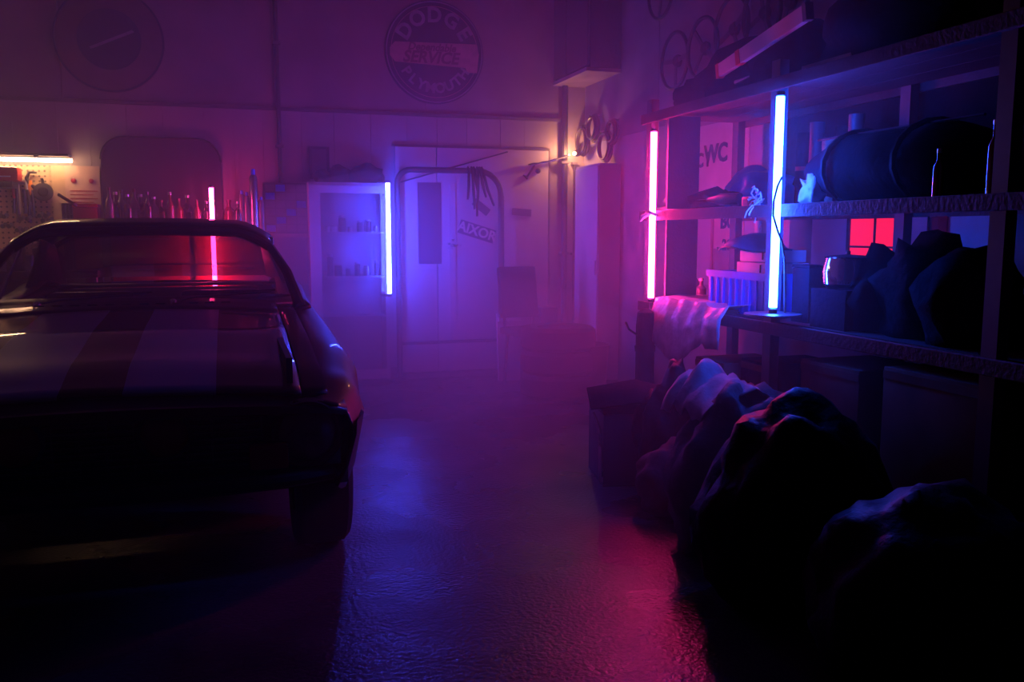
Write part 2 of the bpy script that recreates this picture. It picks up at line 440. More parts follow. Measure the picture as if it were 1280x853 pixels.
# small warm bulb in the corner
bp = at(718, 192, Y=7.30)
t = thing('clip_lamp', 'tiny warm bulb in a dark clip holder near the room corner', 'lamp', bp)
MB().blob((0, 0, 0), (0.016, 0.016, 0.016), 0, 0).build('bulb', 'bulbglow', t)
MB().lathe([(0.022, 0), (0.03, 0.02), (0.03, 0.05), (0.012, 0.06)], (0.01, 0.005, 0), axis=(1, .6, .25), n=16, caps=False).build('holder', 'black', t)
MB().tube([(.03, .03, .02), (.08, .10, .05), (.12, .14, .10)], .008).build('clip_arm', 'black', t)
ld = bpy.data.lights.new('bulb_light', 'POINT'); ld.energy = BULB_POWER; ld.color = (1, .42, .18); ld.shadow_soft_size = 0.016
lo = bpy.data.objects.new('bulb_light', ld); col.objects.link(lo); lo.location = (-0.035, 0.01, 0); lo.parent = t
a, b = at(712, 194, Y=7.33), at(660, 206, Y=7.36)
pts = [a.lerp(b, k / 8) + Vector((0, .01 * (k % 2), -.012 * math.sin(PI * k / 8))) for k in range(9)]
tag(MB().tube(pts, [.008, .014, .006, .014, .006, .014, .006, .014, .006], 8).build('clear_hose', 'chrome'), 'thin shiny hose catching the warm bulb light above the door corner', 'hose')

# ================================================================== CAR
CX, CY = -0.42, 3.57            # ground point below the middle of the front axle
car = thing('muscle_car', 'dark vintage muscle coupe with two pale bonnet stripes facing the camera', 'car', (CX, CY, 0))
def lerp(t, pts):
    """piecewise smooth interpolation through (t, v) pairs"""
    if t <= pts[0][0]: return pts[0][1]
    for (a, va), (b, vb) in zip(pts, pts[1:]):
        if t <= b:
            k = (t - a) / (b - a); k = k * k * (3 - 2 * k) * 0.5 + k * 0.5
            return va + (vb - va) * k
    return pts[-1][1]
WID = [(-0.74, .79), (-0.5, .845), (0.0, .875), (0.9, .87), (2.0, .88), (2.6, .90), (3.1, .87), (3.32, .80)]
SHO = [(-0.74, .70), (-0.5, .75), (0.0, .805), (0.85, .85), (1.6, .87), (2.3, .90), (2.7, .93), (3.32, .84)]
BOT = [(-0.74, .43), (-0.6, .38), (-.38, .33), (.3, .22), (2.3, .22), (3.0, .28), (3.32, .40)]
TOPZ = [(-0.74, .735), (-0.4, .80), (0.2, .862), (0.85, .90), (2.8, .93), (3.32, .87)]
AX = (0.0, 2.60); RA = 0.375; WZ = 0.325
def arch(y):
    z = lerp(y, BOT)
    for a in AX:
        d = abs(y - a)
        if d < RA: z = max(z, WZ + math.sqrt(RA * RA - d * d) * 0.93)
    return z
def section(y):
    w, zs, zb = lerp(y, WID), lerp(y, SHO), arch(y)
    zm = 0.60 if zb < .5 else max(.60, zb + .0)
    P = [(w - .07, zb), (w - .035, zb + (zm - zb) * .35 + .005), (w - .006, max(zm, zb + .02) - .0), (w, max(zm, zb + .02) + .03),
         (w - .008, max(zs - .10, zb + .055)), (w - .03, zs - .04), (w - .065, zs - .008), (w - .12, zs + .008), (w - .20, zs + .012)]
    return P
ys = [-0.74, -0.71, -0.64, -0.56, -0.48, -0.42]
ys += [a * 1.0 for a in (-.374, -.36, -.33, -.28, -.2, -.1, 0, .1, .2, .28, .33, .36, .374)]
ys += [.45, .6, .85, 1.2, 1.6, 1.9, 2.15, 2.2]
ys += [2.60 + a for a in (-.374, -.36, -.33, -.28, -.2, -.1, 0, .1, .2, .28, .33, .36, .374)]
ys += [3.05, 3.15, 3.24, 3.30, 3.32]
for s in (-1, 1):
    mb = MB()
    G = [[Vector((s * x, y, z)) for (x, z) in section(y)] for y in ys]
    mb.grid(G)
    mb.build('body_side', 'carpaint', car, solid=0.012)
    # rocker chrome strip and wheel well
    MB().tube([(s * (lerp(y, WID) - .035), y, .235) for y in (.45, 1.2, 1.9, 2.2)], .012, 6).build('sill_trim', 'gunmetal', car)
# nose panel between the wings: upper lip, grille surround, lower valance
def bow(x): return -0.74 - 0.05 * (1 - (x / .80) ** 2)
X9 = [-.76 + 1.52 * i / 16 for i in range(17)]
MB().grid([[Vector((x, bow(x) + .10, .692 + .052 * (1 - (x / .8) ** 2))) for x in X9], [Vector((x, bow(x) + .01, .682 + .04 * (1 - (x / .8) ** 2))) for x in X9],
           [Vector((x, bow(x), .668 + .034 * (1 - (x / .8) ** 2))) for x in X9], [Vector((x, bow(x) + .03, .66 + .034 * (1 - (x / .8) ** 2))) for x in X9]]).build('nose_panel', 'carpaint', car, solid=.01)
MB().grid([[Vector((x, bow(x) + .02, .50)) for x in X9], [Vector((x, bow(x) + .02, .44)) for x in X9], [Vector((x, bow(x) + .10, .42)) for x in X9]]).build('valance', 'carpaint', car, solid=.01)
gr = MB().span((-.50, -.67, .50), (.50, -.66, .70)).build('grille', 'black', car)
for i in range(9):
    MB().span((-.50, -.695, .51 + i * .022), (.50, -.675, .516 + i * .022)).build('grille_bar', 'gunmetal', gr)
for i in range(14):
    MB().span((-.494 + i * .076 - .002, -.692, .502), (-.494 + i * .076 + .002, -.672, .695)).build('grille_bar', 'gunmetal', gr)
for s in (-1, 1):
    h = MB().lathe([(.105, -.06), (.115, 0), (.105, .018), (.092, .008)], (s * .635, -.73, .61), axis=(0, -1, 0), n=28, caps=False).build('headlight_bezel', 'gunmetal', car)
    MB().lathe([(.092, .0), (.07, .02), (.035, .03), (.001, .034)], (s * .635, -.735, .61), axis=(0, -1, 0), n=24).build('headlight_lens', 'headglass', h)
    h = MB().lathe([(.075, -.05), (.08, 0), (.07, .012)], (s * .205, -.72, .63), axis=(0, -1, 0), n=24, caps=False).build('driving_lamp', 'gunmetal', car)
    MB().lathe([(.07, .0), (.05, .016), (.001, .024)], (s * .205, -.72, .63), axis=(0, -1, 0), n=24).build('lamp_lens', 'lens', h)
    MB().span((s * .51 - .06, -.80, .515), (s * .51 + .06, -.74, .595), bev=.012).build('turn_signal', 'lens', car)
MB().tube([(x * .93, bow(x) - .03 + .05 * (x / .76) ** 6, .475) for x in [-.77] + X9 + [.77]], [.015] + [.026] * 17 + [.015], 10).build('front_bumper', 'black', car)
# bonnet with a raised centre, scuttle, wipers
def hoodz(x, y):
    b = lerp(y, TOPZ) + 0.012
    return b - 0.02 * (x / .62) ** 2 + 0.006 * max(0, 1 - (abs(x) / .5) ** 2)
HX = [-.62 + 1.24 * i / 40 for i in range(41)]
HY = [-.70 + i * (.62 + .70) / 20 for i in range(21)]
MB().grid([[Vector((x, y, hoodz(x, y))) for x in HX] for y in HY]).build('bonnet', 'carstripe', car, solid=.012)
for s in (-1, 1):
    MB().grid([[Vector((s * x, y, (hoodz(.62, y) - .003) if k == 0 else (hoodz(.62, y) * .5 + (lerp(y, SHO) + .012) * .5 + .004 if k == 1 else lerp(y, SHO) + .012))) for k, x in enumerate((.628, .70, lerp(y, WID) - .19))] for y in HY + [.75, .87]]).build('wing_top', 'carpaint', car, solid=.008)
sc_ = MB().grid([[Vector((x, y, hoodz(x, .62) + (y - .63) * .12)) for x in HX] for y in (.632, .72, .82, .90)]).build('scuttle', 'carpaint', car, solid=.01)
for i in range(12):
    MB().span((-.40 + i * .07, .68, .928), (-.36 + i * .07, .69, .934)).build('vent_slot', 'black', sc_)
for (x0, x1) in ((-.40, .04), (.16, .60)):
    w_ = MB().tube([(x0, .74, .935), (x0 + .1, .80, .95), (x1, .86, .965)], .005, 6).build('wiper', 'gunmetal', car)
    MB().tube([(x0 + .12, .81, .955), (x1 + .02, .87, .972)], .004, 5).build('blade', 'rubber', w_)
    MB().lathe([(.018, 0), (.018, .015), (.008, .022)], (x0, .74, .925), n=12).build('wiper_pivot', 'chrome', w_)
# roof: crowned panel with turned down edges
def roofp(u, v):
    w = .60 + .02 * math.sin(v * PI)
    x = u * (w + .025); e = abs(u)
    y = 1.42 + v * 1.05 - .05 * (1 - e * e) * (1 - v)
    z = 1.325 - .018 * e ** 2 - .075 * max(0, e - .72) ** 1.6 / (.28 ** 1.6) - .045 * (1 - v) ** 5 - .05 * v ** 4
    return Vector((x, y, z))
US = [-1 + 2 * i / 28 for i in range(29)]
MB().grid([[roofp(u, v / 12) for u in US] for v in range(13)]).build('roof', 'carpaint', car, solid=.02)
HEAD = [roofp(u, 0) + Vector((0, .0, -.02)) for u in US]
MB().tube(HEAD, .024, 8).build('windscreen_header', 'carpaint', car)
base = lambda u, k=0: Vector((u * .70, .88 + .09 * u * u, .925))
for s in (-1, 1):
    a, b = base(s) + Vector((s * .045, 0, -.05)), roofp(s, 0) + Vector((0, 0, -.012))
    MB().tube([a, a.lerp(b, .5) + Vector((s * .014, -.012, .012)), b, roofp(s, .15) + Vector((0, 0, -.005))], [.03, .026, .022, .02], 8).build('windscreen_pillar', 'carpaint', car)
    MB().tube([a + Vector((s * .024, -.022, 0)), a.lerp(b, .5) + Vector((s * .034, -.034, .012)), b + Vector((s * .01, -.022, .01)), roofp(s, .3) + Vector((s * .012, 0, .0)), roofp(s, 1) + Vector((s * .012, 0, 0))], .006, 6).build('drip_rail', 'chrome', car)
    # broad rear pillar
    q = [roofp(s, .80) + Vector((0, 0, -.01)), roofp(s, 1) + Vector((0, 0, 0)), Vector((s * .63, 3.02, .955)), Vector((s * .72, 3.04, .93)), Vector((s * .755, 2.35, .90))]
    MB().grid([[q[0], q[1].lerp(q[0], .3), q[1]], [Vector((s * .70, 2.38, 1.06)), Vector((s * .69, 2.6, 1.08)), Vector((s * .615, 2.78, 1.10))], [q[4], Vector((s * .76, 2.75, .92)), Vector((s * .66, 3.04, .95))]]).build('rear_pillar', 'carpaint', car, solid=.03)
    # side glass and its frame
    MB().grid([[base(s) + Vector((s * .055, .12, -.03)), Vector((s * .755, 2.33, .90))], [roofp(s, .05) + Vector((0, 0, -.02)), roofp(s, .8) + Vector((0, 0, -.02))]]).build('side_window', 'glass', car)
    MB().tube([(s * .752, 1.65, .89), (s * .612, 1.75, 1.25)], .008, 6).build('window_divider', 'chrome', car)
    MB().grid([[Vector((s * .70, y, .86)), Vector((s * .79, y, .885))] for y in (.9, 1.4, 2.0, 2.6, 3.02)]).build('belt_top', 'carpaint', car, solid=.02)
    MB().span((s * .70 - .01, .95, .35), (s * .70 + .01, 2.5, .86)).build('door_card', 'leather', car)
n = 16
MB().grid([[base(-1 + 2 * i / n) for i in range(n + 1)], [base(-1 + 2 * i / n).lerp(HEAD[0].lerp(HEAD[-1], i / n), .5) + Vector((0, -.05 * (1 - (2 * i / n - 1) ** 2) - .02, .01)) for i in range(n + 1)],
           [roofp(-1 + 2 * i / n, 0) + Vector((0, 0, -.03)) for i in range(n + 1)]]).build('windscreen', 'glass', car)
# rear window and its surround
RB = lambda u: Vector((u * .655, 3.02 - .06 * u * u, .945)); RTp = lambda u: roofp(u * .97, 1) + Vector((0, .01, -.02))
MB().grid([[RB(-1 + 2 * i / n) for i in range(n + 1)], [RTp(-1 + 2 * i / n) for i in range(n + 1)]]).build('rear_window', 'glass', car)
MB().tube([RTp(-1 + 2 * i / n) + Vector((0, 0, -.01)) for i in range(n + 1)], .018, 6).build('window_surround', 'black', car)
# boot deck, tail
MB().grid([[Vector((x, y, lerp(y, TOPZ) + .0 - .02 * (x / .7) ** 2)) for x in [-.74 + 1.48 * i / 16 for i in range(17)]] for y in (2.94, 3.05, 3.15, 3.25, 3.32)]).build('boot_lid', 'carstripe', car, solid=.012)
MB().span((-.74, 3.28, .42), (.74, 3.31, .85), bev=.01).build('tail_panel', 'carpaint', car)
MB().tube([(x, 3.35 - .06 * (x / .8) ** 2, .50) for x in X9], .04, 8).build('rear_bumper', 'gunmetal', car)
# cabin
MB().span((-.70, .86, .28), (.70, 3.1, .32)).build('floor_pan', 'black', car)
MB().span((-.70, .60, .30), (.70, .66, .86)).build('bulkhead', 'black', car)
d = MB().grid([[Vector((x, y, z)) for x in (-.70, -.35, 0, .35, .70)] for (y, z) in ((.88, .90), (1.02, .93), (1.12, .925), (1.17, .88), (1.15, .66))]).build('dashboard', 'leather', car, solid=.02)
for x in (.24, .36, .48):
    MB().lathe([(.05, 0), (.05, .02), (.04, .02)], (x, 1.17, .82), axis=(0, 1, .1), n=18).build('gauge', 'gunmetal', d)
st = MB().tube([(.36 + .18 * math.cos(a), 1.42 + .18 * math.sin(a) * .35, .75 + .18 * math.sin(a) * .9) for a in [2 * PI * i / 28 for i in range(28)]], .011, 8, closed=True).build('steering_wheel', 'leather', car)
MB().tube([(.36, 1.12, .72), (.36, 1.42, .75)], .025, 8).build('steering_column', 'black', st)
for a in (0, PI, 1.5 * PI):
    MB().tube([(.36, 1.42, .75), (.36 + .17 * math.cos(a), 1.42 + .17 * math.sin(a) * .35, .75 + .17 * math.sin(a) * .9)], .008, 6).build('spoke', 'chrome', st)
for s in (-1, 1):
    se = MB().box((s * .36, 1.75, .47), (.50, .52, .16), bev=.05).build('front_seat', 'leather', car)
    MB().box((s * .36, 2.02, .68), (.48, .12, .46), Matrix.Rotation(R(-12), 3, 'X'), bev=.05).build('seat_back', 'leather', se)
MB().box((0, 2.66, .66), (1.2, .16, .46), Matrix.Rotation(R(-14), 3, 'X'), bev=.05).build('rear_seat_back', 'leather', car)
MB().box((0, 2.44, .46), (1.2, .42, .14), bev=.05).build('rear_seat', 'leather', car)
MB().grid([[Vector((x, y, .90)) for x in (-.66, 0, .66)] for y in (2.72, 3.0)]).build('parcel_shelf', 'leather', car, solid=.015)
# wheels
def wheel(x, y, s):
    tire = MB().lathe([(.19, -.10), (.30, -.105), (.322, -.085), (.326, -.03), (.326, .03), (.322, .085), (.30, .105), (.19, .10)], (x, y, .326), axis=(1, 0, 0), n=36, caps=False).build('tyre', 'rubber', car)
    MB().lathe([(.19, .095), (.185, .07), (.17, .02), (.05, .035), (.04, .06), (.001, .065)], (x, y, .326), axis=(s, 0, 0), n=28).build('rim', 'gunmetal', tire)
    MB().lathe([(.192, -.09), (.18, .06)], (x, y, .326), axis=(s, 0, 0), n=28).build('inner_rim', 'black', tire)
    for k in range(5):
        a = 2 * PI * k / 5
        MB().tube([(x + s * .06, y + .04 * math.cos(a), .326 + .04 * math.sin(a)), (x + s * .075, y + .17 * math.cos(a), .326 + .17 * math.sin(a))], .018, 6).build('spoke', 'metal', tire)
for (y) in AX:
    for s in (-1, 1): wheel(s * .725, y, s)
    MB().tube([(-.66, y, .326), (.66, y, .326)], .03, 8).build('axle', 'black', car)
MB().span((-.50, -.45, .40), (.50, .6, .46)).build('engine_tray', 'black', car)
MB().span((-.60, -.62, .45), (.60, -.57, .70)).build('radiator', 'black', car)
for s in (-1, 1): MB().span((s * .59 - .01, -.62, .42), (s * .59 + .01, .62, .84)).build('inner_wing', 'black', car)
# wing badge with two tiny bright studs
MB().span((.868, .36, .50), (.884, .40, .52)).build('wing_badge', 'chrome', car)

# ================================================================== BACK WALL
SHEAR = Matrix(((1, .25, 0, 0), (0, 1, 0, 0), (0, 0, 1, 0), (0, 0, 0, 1)))
def arc_letters(word, r, a0, a1, size, top=True):
    out = []; n = len(word)
    for i, ch in enumerate(word):
        a = R(a0 + (a1 - a0) * i / (n - 1))
        x, z = r * math.cos(a), r * math.sin(a)
        rot = a - PI / 2 if top else a + PI / 2
        out.append((ch, size, Matrix.Translation((x, -.030, z)) @ FACE @ Matrix.Rotation(rot, 4, 'Z')))
    return out
c = at(543, 66, Y=WY - .02); rs = (at(605, 66, Y=WY - .02).x - at(482, 66, Y=WY - .02).x) / 2
g = thing('service_sign', 'large round navy enamel garage sign with a pale band on the upper wall', 'sign', (c.x, WY - .014, c.z))
MB().lathe([(rs, 0), (rs, .02), (rs - .01, .026)], axis=(0, -1, 0), n=64).build('disc', 'signblue', g)
MB().lathe([(rs * .975, .027), (rs * .975, .030), (rs * .955, .030), (rs * .955, .027)], axis=(0, -1, 0), n=64, caps=False).build('ring', 'signletter', g)
MB().lathe([(rs * .88, .027), (rs * .88, .029), (rs * .87, .029), (rs * .87, .027)], axis=(0, -1, 0), n=64, caps=False).build('ring', 'signpink', g)
k = rs
poly = [(-.80 * k, .16 * k), (-.90 * k, .04 * k), (-.90 * k, -.10 * k), (-.80 * k, -.22 * k), (.62 * k, -.27 * k), (.66 * k, -.36 * k), (.86 * k, -.36 * k), (.90 * k, 0), (.86 * k, .20 * k)]
MB().prism([(x, -.027, z) for x, z in poly], (0, -.004, 0)).build('band', 'signpink', g, smooth=False)
lettering(arc_letters('DODGE', .70 * k, 148, 33, .40 * k), 'signletter', g)
lettering(arc_letters('PLYMOUTH', .70 * k, 214, 326, .27 * k, False), 'signletter', g)
lettering([('Dependable', .20 * k, facem(-.05 * k, -.033, .085 * k) @ SHEAR), ('SERVICE', .31 * k, facem(-.07 * k, -.033, -.115 * k) @ SHEAR)], 'signred', g)

c = at(137, 50, Y=WY - .02); rs2 = (at(207, 50, Y=WY).x - at(68, 50, Y=WY).x) / 2
g = thing('round_sign', 'dim round sign with a dark disc and slanting script above the tool board', 'sign', (c.x, WY - .014, c.z))
MB().lathe([(rs2, 0), (rs2, .02), (rs2 - .01, .024)], axis=(0, -1, 0), n=56).build('disc', mat('dim_red_sign', (0.13, 0.07, 0.09), .6), g)
MB().lathe([(rs2, .025), (rs2, .03), (rs2 * .96, .03), (rs2 * .96, .025)], axis=(0, -1, 0), n=56, caps=False).build('ring', 'signblue', g)
MB().lathe([(rs2 * .58, .025), (rs2 * .58, .031)], axis=(0, -1, 0), n=48).build('centre_disc', 'signblue', g)
MB().prism([(-.36 * rs2, -.033, -.16 * rs2), (-.34 * rs2, -.033, -.20 * rs2), (.46 * rs2, -.033, .16 * rs2), (.42 * rs2, -.033, .2 * rs2)], (0, -.004, 0)).build('slanting_stroke', 'signletter', g, smooth=False)

# conduits
def conduit(px, ytop, ybot, r, label, y=WY - .05):
    a = at(px, ybot, Y=y)
    g = thing('conduit_pipe', label, 'pipe', (a.x, y, 0))
    zt = CEIL - .01 if ytop is None else at(px, ytop, Y=y).z
    MB().tube([(0, 0, a.z), (0, 0, zt)], r, 10).build('pipe', 'pipe', g)
    z = a.z + .3
    while z < min(zt, 3.3):
        MB().span((-r - .012, -r - .004, z), (r + .012, .036, z + .022)).build('pipe_clamp', 'trim', g); z += .8
    return g
conduit(351, None, 232, .018, 'thin grey pipe running down the wall left of the round navy sign')
conduit(704, None, 470, .026, 'thick dark pipe down the wall beside the tiny warm bulb')
conduit(716, 205, 470, .012, 'thin pale pipe low in the corner by the locker', y=WY - .04)

# shelving-like organiser, frame and dark rounded panel left of the cabinet
p0, p1 = at(130, 272, Y=7.38), at(275, 175, Y=7.38)
w, h = p1.x - p0.x, 1.15
g = thing('rounded_panel', 'large dark panel with rounded top corners behind the row of bottles', 'panel', ((p0.x + p1.x) / 2, 7.38, 1.27))
h = p1.z - 1.27
pl = []
for (cx, a0) in ((w / 2 - .17, 0), (-w / 2 + .17, 90)):
    for i in range(7):
        a = R(a0 + 15 * i); pl.append((cx + .17 * math.cos(a), 0, h - .17 + .17 * math.sin(a)))
pl += [(-w / 2, 0, 0.0), (w / 2, 0, 0.0)]
MB().prism(pl, (0, .04, 0)).build('panel', mat('dark_maroon_board', (0.04, 0.025, 0.04), .8), g, smooth=False)
MB().tube([Vector(q) + Vector((0, -.002, 0)) for q in pl[:14]], .010, 6).build('edge_beading', 'black', g)

# tool chest the bottles stand on
tcx0, tcx1 = at(132, 290, Y=6.98).x, at(338, 290, Y=6.98).x
g = thing('tool_chest', 'wide low tool chest hidden behind the car, carrying the bottles', 'chest', ((tcx0 + tcx1) / 2, 7.25, 0))
hw = (tcx1 - tcx0) / 2
MB().span((-hw, -.135, .08), (hw, .12, 1.262), bev=.008).build('carcass', 'steel_paint', g)
MB().span((-hw + .03, -.12, 0), (hw - .03, .11, .078)).build('plinth', 'black', g)
for i in range(2):
    for j in range(5):
        dr = MB().span((-hw + .02 + i * hw, -.152, .12 + j * .225), (-.02 + i * hw, -.136, .33 + j * .225), bev=.004).build('drawer', 'redpaint', g)
        MB().tube([(-hw * .75 + i * hw, -.157, .30 + j * .225), (-hw * .25 + i * hw, -.157, .30 + j * .225)], .006, 6).build('handle', 'metal', dr)
BPX = [(136, 234, 'pale'), (144, 240, 'dark'), (151, 238, 'pale'), (159, 243, 'dark'), (167, 236, 'pale'), (175, 243, 'dark'), (184, 240, 'dark'), (192, 246, 'pale'),
       (201, 250, 'dark'), (212, 240, 'red'), (223, 248, 'red'), (234, 244, 'dark'), (246, 250, 'red'), (258, 252, 'dark'), (286, 250, 'red'), (297, 252, 'dark')]
ORD = ['first', 'second', 'third', 'fourth', 'fifth', 'sixth', 'seventh', 'eighth', 'ninth', 'tenth', 'eleventh', 'twelfth', 'thirteenth', 'fourteenth', 'fifteenth', 'sixteenth', 'seventeenth', 'eighteenth', 'nineteenth', 'twentieth']
CM = {'pale': 'bottlepale', 'dark': 'bottle', 'red': 'bottlered'}
for i, (px, py, cc) in enumerate(BPX):
    b = at(px, py, Y=7.17 + (i % 3) * .05); H = b.z - 1.262; r = .030 + .006 * (i % 3)
    g = thing('bottle', '%s glass bottle, %s from the left in the row above the car roof' % ({'pale': 'pale', 'dark': 'dark', 'red': 'reddish'}[cc], ORD[i]), 'bottle', (b.x, 7.17 + (i % 3) * .05, 1.262), group='bottles behind the car roof')
    MB().lathe([(r * .9, 0), (r, .01), (r, H * .60), (r * .85, H * .68), (r * .38, H * .78), (r * .34, H * .93)], n=16).build('glass_body', CM[cc], g)
    MB().lathe([(r * .42, H * .925), (r * .42, H)], n=12).build('cap', 'metal' if i % 2 else 'bottlered', g)
# spray cans at the right end
for i, (px, py, r) in enumerate(((302, 238, .022), (308, 240, .022), (316, 211, .030), (326, 246, .022))):
    b = at(px, py, Y=7.17); H = b.z - 1.262
    g = thing('spray_can', '%s can right of the bottles above the car roof' % ('first short', 'second short', 'tall shiny', 'last squat')[i], 'can', (b.x, 7.17, 1.262), group='cans beside the bottles')
    MB().lathe([(r, 0), (r, H * .86), (r * .7, H * .90)], n=18).build('can_body', 'metal' if i == 2 else 'bottlepale', g)
    MB().lathe([(r * .5, H * .90), (r * .5, H * .985), (r * .3, H)], n=14).build('nozzle_cap', 'blueplastic', g)

# small parts organiser
p0, p1 = at(331, 292, Y=7.25), at(384, 229, Y=7.25)
g = thing('parts_organiser', 'small parts organiser with rows of little drawers left of the glass cabinet', 'organiser', ((p0.x + p1.x) / 2, 7.35, p0.z))
w, h = p1.x - p0.x, p1.z - p0.z
MB().span((-w / 2, -.08, 0), (w / 2, .08, h)).build('case', 'dark', g)
for i in range(4):
    for j in range(6):
        a = -w / 2 + .01 + i * (w - .02) / 4; b = .01 + j * (h - .02) / 6
        MB().span((a + .004, -.10, b + .004), (a + (w - .02) / 4 - .004, -.081, b + (h - .02) / 6 - .006)).build('drawer', 'bottlepale' if (i * 3 + j) % 4 else 'blueplastic', g)
MB().span((-w / 2 - .04, -.11, -.03), (w / 2 + .04, .08, -.002)).build('shelf', 'wood', g)
p0, p1 = at(387, 224, Y=7.42), at(411, 184, Y=7.42)
g = thing('framed_notice', 'small framed notice on the wall above the glass cabinet', 'frame', ((p0.x + p1.x) / 2, 7.41, (p0.z + p1.z) / 2))
w, h = (p1.x - p0.x) / 2, (p1.z - p0.z) / 2
MB().span((-w, 0, -h), (w, .012, h)).build('sheet', 'steel_paint', g)
for a, b in (((-w, -h), (w, -h + .02)), ((-w, h - .02), (w, h)), ((-w, -h + .02), (-w + .02, h - .02)), ((w - .02, -h + .02), (w, h - .02))):
    MB().span((a[0], -.012, a[1]), (b[0], .012, b[1])).build('frame_bar', 'black', g)

# glass fronted cabinet
p0, p1 = at(390, 400, Y=7.12), at(484, 233, Y=7.12)
w, h = (p1.x - p0.x), p1.z
g = thing('glass_cabinet', 'tall glass-fronted cabinet of small items left of the blue wall tube', 'cabinet', ((p0.x + p1.x) / 2, 7.27, 0))
for a, b in (((-w / 2, -.15, .05), (-w / 2 + .02, .14, h)), ((w / 2 - .02, -.15, .05), (w / 2, .14, h))): MB().span(a, b).build('side', 'wallr', g)
MB().span((-w / 2, -.15, h), (w / 2, .14, h + .025)).build('top', 'wallr', g)
MB().span((-w / 2, .12, .05), (w / 2, .14, h)).build('back', 'doorwhite', g)
MB().span((-w / 2, -.15, 0), (w / 2, .14, .05)).build('plinth', 'steel_paint', g)
shz = [at(440, y, Y=7.2).z for y in (290, 345, 395)]
for z in shz: MB().span((-w / 2 + .02, -.12, z - .015), (w / 2 - .02, .12, z)).build('shelf', 'doorwhite', g)
dr = MB().span((-w / 2, -.17, .06), (-w / 2 + .085, -.152, h)).build('door_stile', 'wallr', g)
MB().span((w / 2 - .03, -.17, .06), (w / 2, -.152, h)).build('door_stile', 'wallr', g)
MB().span((-w / 2 + .085, -.17, h - .06), (w / 2 - .03, -.152, h)).build('door_rail', 'wallr', g)
MB().span((-w / 2 + .085, -.17, .06), (w / 2 - .03, -.152, .14)).build('door_rail', 'wallr', g)
MB().span((-w / 2 + .085, -.163, .14), (w / 2 - .03, -.159, h - .06)).build('pane', 'cabglass', g)
cx = (p0.x + p1.x) / 2
random.seed(11)
n = 0
ITEMS = [(410, 0, .05, 'white'), (418, 0, .05, 'white'), (428, 0, .13, 'bottlepale'), (438, 0, .04, 'white'), (450, 0, .09, 'dark'), (460, 0, .10, 'bottle'), (470, 0, .05, 'metal'),
         (412, 1, .18, 'bottlepale'), (422, 1, .10, 'dark'), (434, 1, .07, 'steel_paint'), (446, 1, .11, 'bottle'), (458, 1, .08, 'metal'), (470, 1, .12, 'dark')]
for i, (px, sh, hh, mm) in enumerate(ITEMS):
    q = at(px, 300, Y=7.2)
    g2 = thing('jar', '%s %s jar, %s along on the %s shelf of the glass cabinet' % ('tall' if hh > .095 else 'small', {'white': 'white', 'bottlepale': 'pale', 'dark': 'dark grey', 'bottle': 'dark glass', 'metal': 'metal', 'steel_paint': 'grey'}[mm], ORD[i if i < 7 else i - 7], ('upper', 'lower')[sh]), 'jar', (q.x, 7.2, shz[sh]), group='jars in the glass cabinet')
    r = .018 + .006 * (i % 3)
    MB().lathe([(r * .9, 0), (r, .006), (r, hh * .8), (r * .8, hh * .86)], n=14).build('jar_body', mm, g2)
    MB().lathe([(r * .86, hh * .86), (r * .86, hh)], n=12).build('lid', 'metal', g2)
for i, (px, py, dx, dz, lb) in enumerate(((402, 222, .06, .07, 'small dark bag slumped on the left end of the glass cabinet'), (424, 219, .10, .09, 'dark rounded helmet-like bundle in the middle of the cabinet top'), (458, 216, .14, .10, 'widest dark bundle on the right of the cabinet top'))):
    q = at(px, py, Y=7.25)
    zt = h + .025
    tag(MB().blob((0, 0, dz * .62), (dx, .09, dz), i + 3, .35, flat=.62).build('cloth_bundle', 'darkcloth', origin=None, smooth=True), lb, 'bundle', 'bundles on the cabinet top').location = (q.x, 7.27, zt)

# bent hoop of dark tube leaning against the door
Yh = 7.28
pp = [at(500, 460, Y=Yh), at(499, 300, Y=Yh), at(499, 236, Y=Yh)]
zt = at(560, 213, Y=Yh).z; xl = pp[0].x; xr = at(626, 240, Y=Yh).x; rr = .20
path = [Vector((0, 0, .03)), Vector((0, 0, 1.0)), Vector((0, 0, zt - rr * .6))]
W_ = xr - xl
for i in range(1, 7):
    a = R(180 - 15 * i); path.append(Vector((rr * .6 + rr * .6 * math.cos(a), 0, zt - rr * .6 + rr * .6 * math.sin(a))))
for i in range(0, 7):
    a = R(90 - 15 * i); path.append(Vector((W_ - rr + rr * math.cos(a), 0, zt - rr + rr * math.sin(a))))
path += [Vector((W_, 0, 1.0)), Vector((W_, 0, .03))]
g = thing('tube_hoop', 'dark bent metal tube hoop with rounded corners standing before the steel door', 'frame', (xl, Yh, 0))
MB().tube(path, .024, 12).build('hoop', 'pipe', g)
for xx in (0, W_): MB().lathe([(.06, 0), (.06, .012), (.03, .03)], (xx, 0, 0), n=16).build('foot', 'black', g)
MB().tube([(W_ + .03, .05, .02), (W_ + .03, .05, zt - .20)], .015, 8).build('upright_bar', 'pipe', g)
MB().tube([(0, 0, .32), (W_, 0, .32)], .014, 8).build('cross_bar', 'pipe', g)
# straps hanging from the hoop
q = at(592, 213, Y=Yh)
g = thing('hanging_straps', 'bunch of limp straps hanging from the top of the tube hoop', 'straps', (q.x, Yh - .03, zt - .02))
for i, (dx, L, sw) in enumerate(((-.05, .22, -.01), (-.02, .30, .02), (.0, .17, .03), (.03, .36, -.01), (.05, .20, .05), (.07, .27, .10))):
    MB().tube([(dx, .03, .05), (dx, -.01, .02), (dx + sw * .4, -.01, -L * .5), (dx + sw, 0, -L)], [.010, .012, .013, .009], 6).build('strap', 'darkcloth', g)

